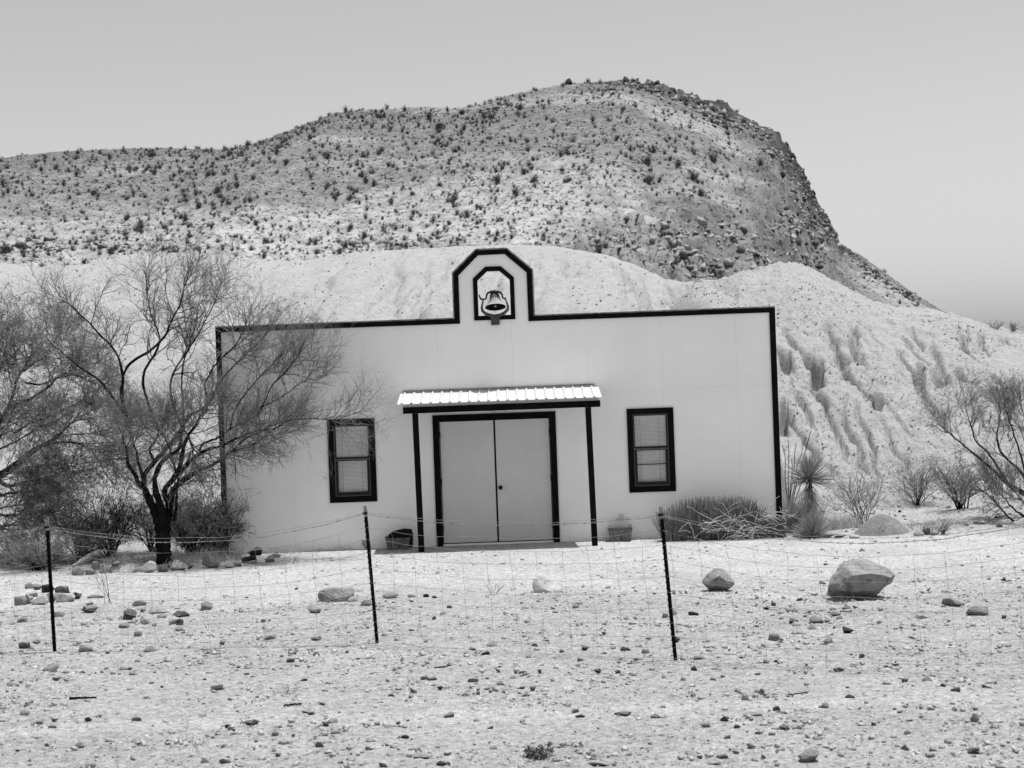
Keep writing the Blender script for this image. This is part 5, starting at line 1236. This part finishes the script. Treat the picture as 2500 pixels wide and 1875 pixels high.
# crags of the hill: (x, y, half width, half height, slant, rocks, share of black)
CRAGS = [(1560,206,75,14,.12,260,.5),(1600,225,50,14,.3,120,.4),(1745,282,88,24,.5,520,.75),(1690,262,50,14,.4,140,.5),(1850,318,55,16,.6,160,.4),(1925,395,22,48,0,220,.5),(1890,380,35,18,.2,110,.4),(1968,480,24,60,.25,300,.55),(1995,545,40,55,.35,420,.7),
 (1940,560,40,70,.35,300,.35),(2025,575,26,34,.3,170,.7),(1985,640,28,40,.3,170,.6),(1630,570,75,22,.1,230,.35),(1655,612,70,24,.15,300,.55),(1700,655,70,24,.1,330,.45),(1790,585,60,20,-.1,180,.35),(1740,560,90,16,.1,160,.3),(1850,640,50,40,0,180,.35),(1480,590,60,18,.1,110,.3),(2130,668,55,14,.75,180,.6),(2215,725,45,12,.7,120,.6),(90,610,110,20,0,240,.35),(250,600,80,14,.1,140,.3),(420,608,90,10,0,120,.3),(870,600,140,12,-.05,150,.25),(1230,262,40,10,-.2,60,.4),(1475,222,30,10,0,50,.6)]
bk = {'mid': [], 'dark': [], 'black': []}
dS = np.linspace(64, 141, 155)
for cx__, cy__, rx_, ry_, sl_, n, kb in CRAGS:
    low = cy__ > 545 and cx__ < 1900
    n = int(n * (.42 if low else .72)); u, v_ = rg.normal(0, .5, (2, n))
    XX_, ZZ_ = ray(cx__ + rx_ * u, cy__ + ry_ * v_ + sl_ * rx_ * u)
    hitm = mountain(XX_[:, None] * dS / FPX, np.broadcast_to(dS - CAMD, (n, len(dS))), False) > CAMH + ZZ_[:, None] * dS / FPX
    for i in np.nonzero(hitm.any(1))[0]:
        d = dS[hitm[i].argmax()]
        tone = 'black' if rg.uniform() < kb * (.18 if low else .5) else ('dark' if rg.uniform() < (.22 if low else .42) else 'mid')
        bk[tone].append((XX_[i] * d / FPX, d - CAMD, .14 * 5.0 ** (rg.uniform() ** 2.0)))
for tone, lst in bk.items():
    a_ = np.array(lst); n = len(a_); x, y, s = a_.T; z = mountain(x, y)
    V0, F0 = rock_data({'mid': 790, 'dark': 791, 'black': 792}[tone], 1, 8, .8, .05); nv = len(V0); rz = rg.uniform(0, 6.28, n)
    Vj = (V0 - [0, 0, .38])[None] * (1 + .18 * rg.normal(size=(n, nv, 1))); hgt = s * rg.uniform(.45, .9, n)
    out = np.stack([(Vj[:, :, 0]*np.cos(rz)[:, None] - Vj[:, :, 1]*np.sin(rz)[:, None]*.7)*s[:, None] + x[:, None], (Vj[:, :, 0]*np.sin(rz)[:, None] + Vj[:, :, 1]*np.cos(rz)[:, None]*.7)*s[:, None] + y[:, None], Vj[:, :, 2]*hgt[:, None] + z[:, None]], -1)
    lab = {'mid': "grey broken rock of the outcrops on the hill", 'dark': "dark broken rock of the crest and cliff of the hill", 'black': "black crags along the crest and the cliff of the hill"}[tone]
    tag(link('outcrop_rubble', mesh_np('outcrop_rubble', out.reshape(-1, 3), (F0[None] + (np.arange(n)*nv)[:, None, None]).reshape(-1, 3), R[tone])), lab, 'rubble', None, 'stuff')
# the dark lone block on the ridge
pk = P(1390, 205, 138.0); o = inst('ridge_rock', rmes['black'][3], (pk[0], pk[1], float(mountain(pk[0], pk[1])) - .05), .3, (.62, .6, .62)); tag(o, "single black block of rock standing on the skyline of the hill", "rock")

# ------------------------------------------------------------------ fence
posts = [((112, 1269), (131, 1590), "left fence post, its pale top lost in the leaning tree"), ((888, 1235), (918, 1567), "middle fence post, in front of the wall left of the porch"), ((1609.5, 1237), (1646, 1608), "right fence post, in front of the reed bush")]
tops, bots = [], []
for (tx, ty), (bx_, by_), lab in posts:
    d = GD(bx_, by_); b = P(bx_, by_, d); t_ = P(tx, ty, d); zg = float(gz(b[0], b[1])); b[2] = zg
    root = empty('fence_post', tuple(b), lab, "fence post", "steel fence posts"); v_ = t_ - b; Lh = np.linalg.norm(v_)
    root.rotation_euler = Vector(v_).to_track_quat('Z', 'Y').to_euler()
    rt = root.rotation_euler.to_matrix(); 
    def tsec(mbb, z0, z1):
        mbb.box(-.0165, .0165, -.004, .0, z0, z1); mbb.box(-.003, .003, .0002, .030, z0, z1); return mbb
    mbb = tsec(MB(), -.06, Lh - .115)
    z = .08
    while z < Lh - .16: mbb.box(-.006, .006, -.011, -.0042, z, z + .012); z += .054
    ang = -root.rotation_euler.z
    sh = mbb.obj('shaft', M['post'], root); tp = tsec(MB(), Lh - .1148, Lh).obj('bare_tip', M['posttop'], root)
    kn = MB(); 
    for q in (0, .008, .016): kn.tube([(-.028, -.012, Lh - .083 + q*.6), (0, -.016, Lh - .080 + q), (.028, -.010, Lh - .084 + q*.6), (.022, .03, Lh - .08 + q), (-.02, .03, Lh - .08 + q), (-.028, -.012, Lh - .083 + q*.6)], .0035, 5)
    kn.obj('wire_tie', M['post'], root)
    for o in (sh, tp):
        o.rotation_euler.z = 0
    tops.append(t_ - v_ / Lh * .08); bots.append(b)
# the wire runs on beyond the picture on both sides
ext = lambda A, B: A + (A - B)
T_ = [ext(tops[0], tops[1]) * 1.0] + tops + [ext(tops[2], tops[1])]; B_ = [ext(bots[0], bots[1])] + bots + [ext(bots[2], bots[1])]
for q in B_: q[2] = float(gz(q[0], q[1]))
T_[0][2] = T_[1][2]; T_[-1][2] = T_[-2][2] - .05
sag_t = [.15, .22, .11, .20]
rg = np.random.default_rng(17)
def strand(frac, sags, r, n=40, seed=0, off=0.0, wob=.006):
    segs = []
    for k in range(4):
        s = np.linspace(0, 1, n)[:, None]
        a = B_[k] * (1 - frac) + T_[k] * frac; b = B_[k+1] * (1 - frac) + T_[k+1] * frac
        l_ = a*(1-s) + b*s; l_[:, 2] += off - sags[k] * 4 * s[:, 0] * (1 - s[:, 0]) + wob * 2 * perlin(s[:, 0]*5, s[:, 0]*0 + .31*k, seed) * np.sin(np.pi*s[:, 0])**.5 + wob * perlin(s[:, 0]*16, s[:, 0]*0 + .7*k, seed+1)
        l_[:, 1] += .03 * perlin(s[:, 0]*3, s[:, 0]*0 + .11*k, seed+2)
        segs.append(l_ if k == 0 else l_[1:])
    L = np.concatenate(segs); return L
L = strand(.998, sag_t, .002, 60, 5)
k = np.arange(len(L)); s1 = L.copy(); s2 = L.copy(); ph = k * 1.9
s1[:, 1] += .003*np.cos(ph); s1[:, 2] += .004*np.sin(ph); s2[:, 1] -= .003*np.cos(ph); s2[:, 2] -= .004*np.sin(ph)
sm = strand(1.0, [q*.86 for q in sag_t], .002, 60, 8, .012)
pr_ = [tubes(q[None], np.full((1, len(q)), .0019), 5) for q in (s1, s2, sm)]
for i in range(3, len(L) - 2, 2):           # barbs
    c = L[i]; a = rg.uniform(0, 3.14)
    for sg in (-1, 1):
        q = np.stack([c + np.array([.006*sg, -.014*math.cos(a), -.014*math.sin(a)]), c, c + np.array([.004*sg, .014*math.cos(a), .014*math.sin(a)])]); pr_.append(tubes(q[None], np.full((1, 3), .0014), 4))
v, f = cat_meshes(pr_)
tag(link('barbed_wire', mesh_np('barbed_wire', v, f, M['wire'], True)), "sagging strand of barbed wire with a smooth wire along the post tops", "barbed wire")
fr_ = [.02, .09, .17, .26, .36, .47, .585, .70, .80, .895]
rows_ = [strand(q, [sag_t[j] * (.25 + .75 * q) for j in range(4)], .002, 48, 20 + i, 0, .009) for i, q in enumerate(fr_)]
pr_ = [tubes(q[None], np.full((1, len(q)), .0016), 4) for q in rows_]
for i in range(2, len(rows_[0]) - 1, 4):
    q = np.stack([r[i] + np.array([.012 * rg.normal(), 0, 0]) for r in rows_]); q, _ = smooth_line(q, np.ones(len(q)), 20)
    pr_.append(tubes(q[None], np.full((1, 20), .0013), 4))
v, f = cat_meshes(pr_)
tag(link('wire_mesh', mesh_np('wire_mesh', v, f, M['wire'], True)), "loose woven wire mesh strung between the fence posts", "wire mesh")
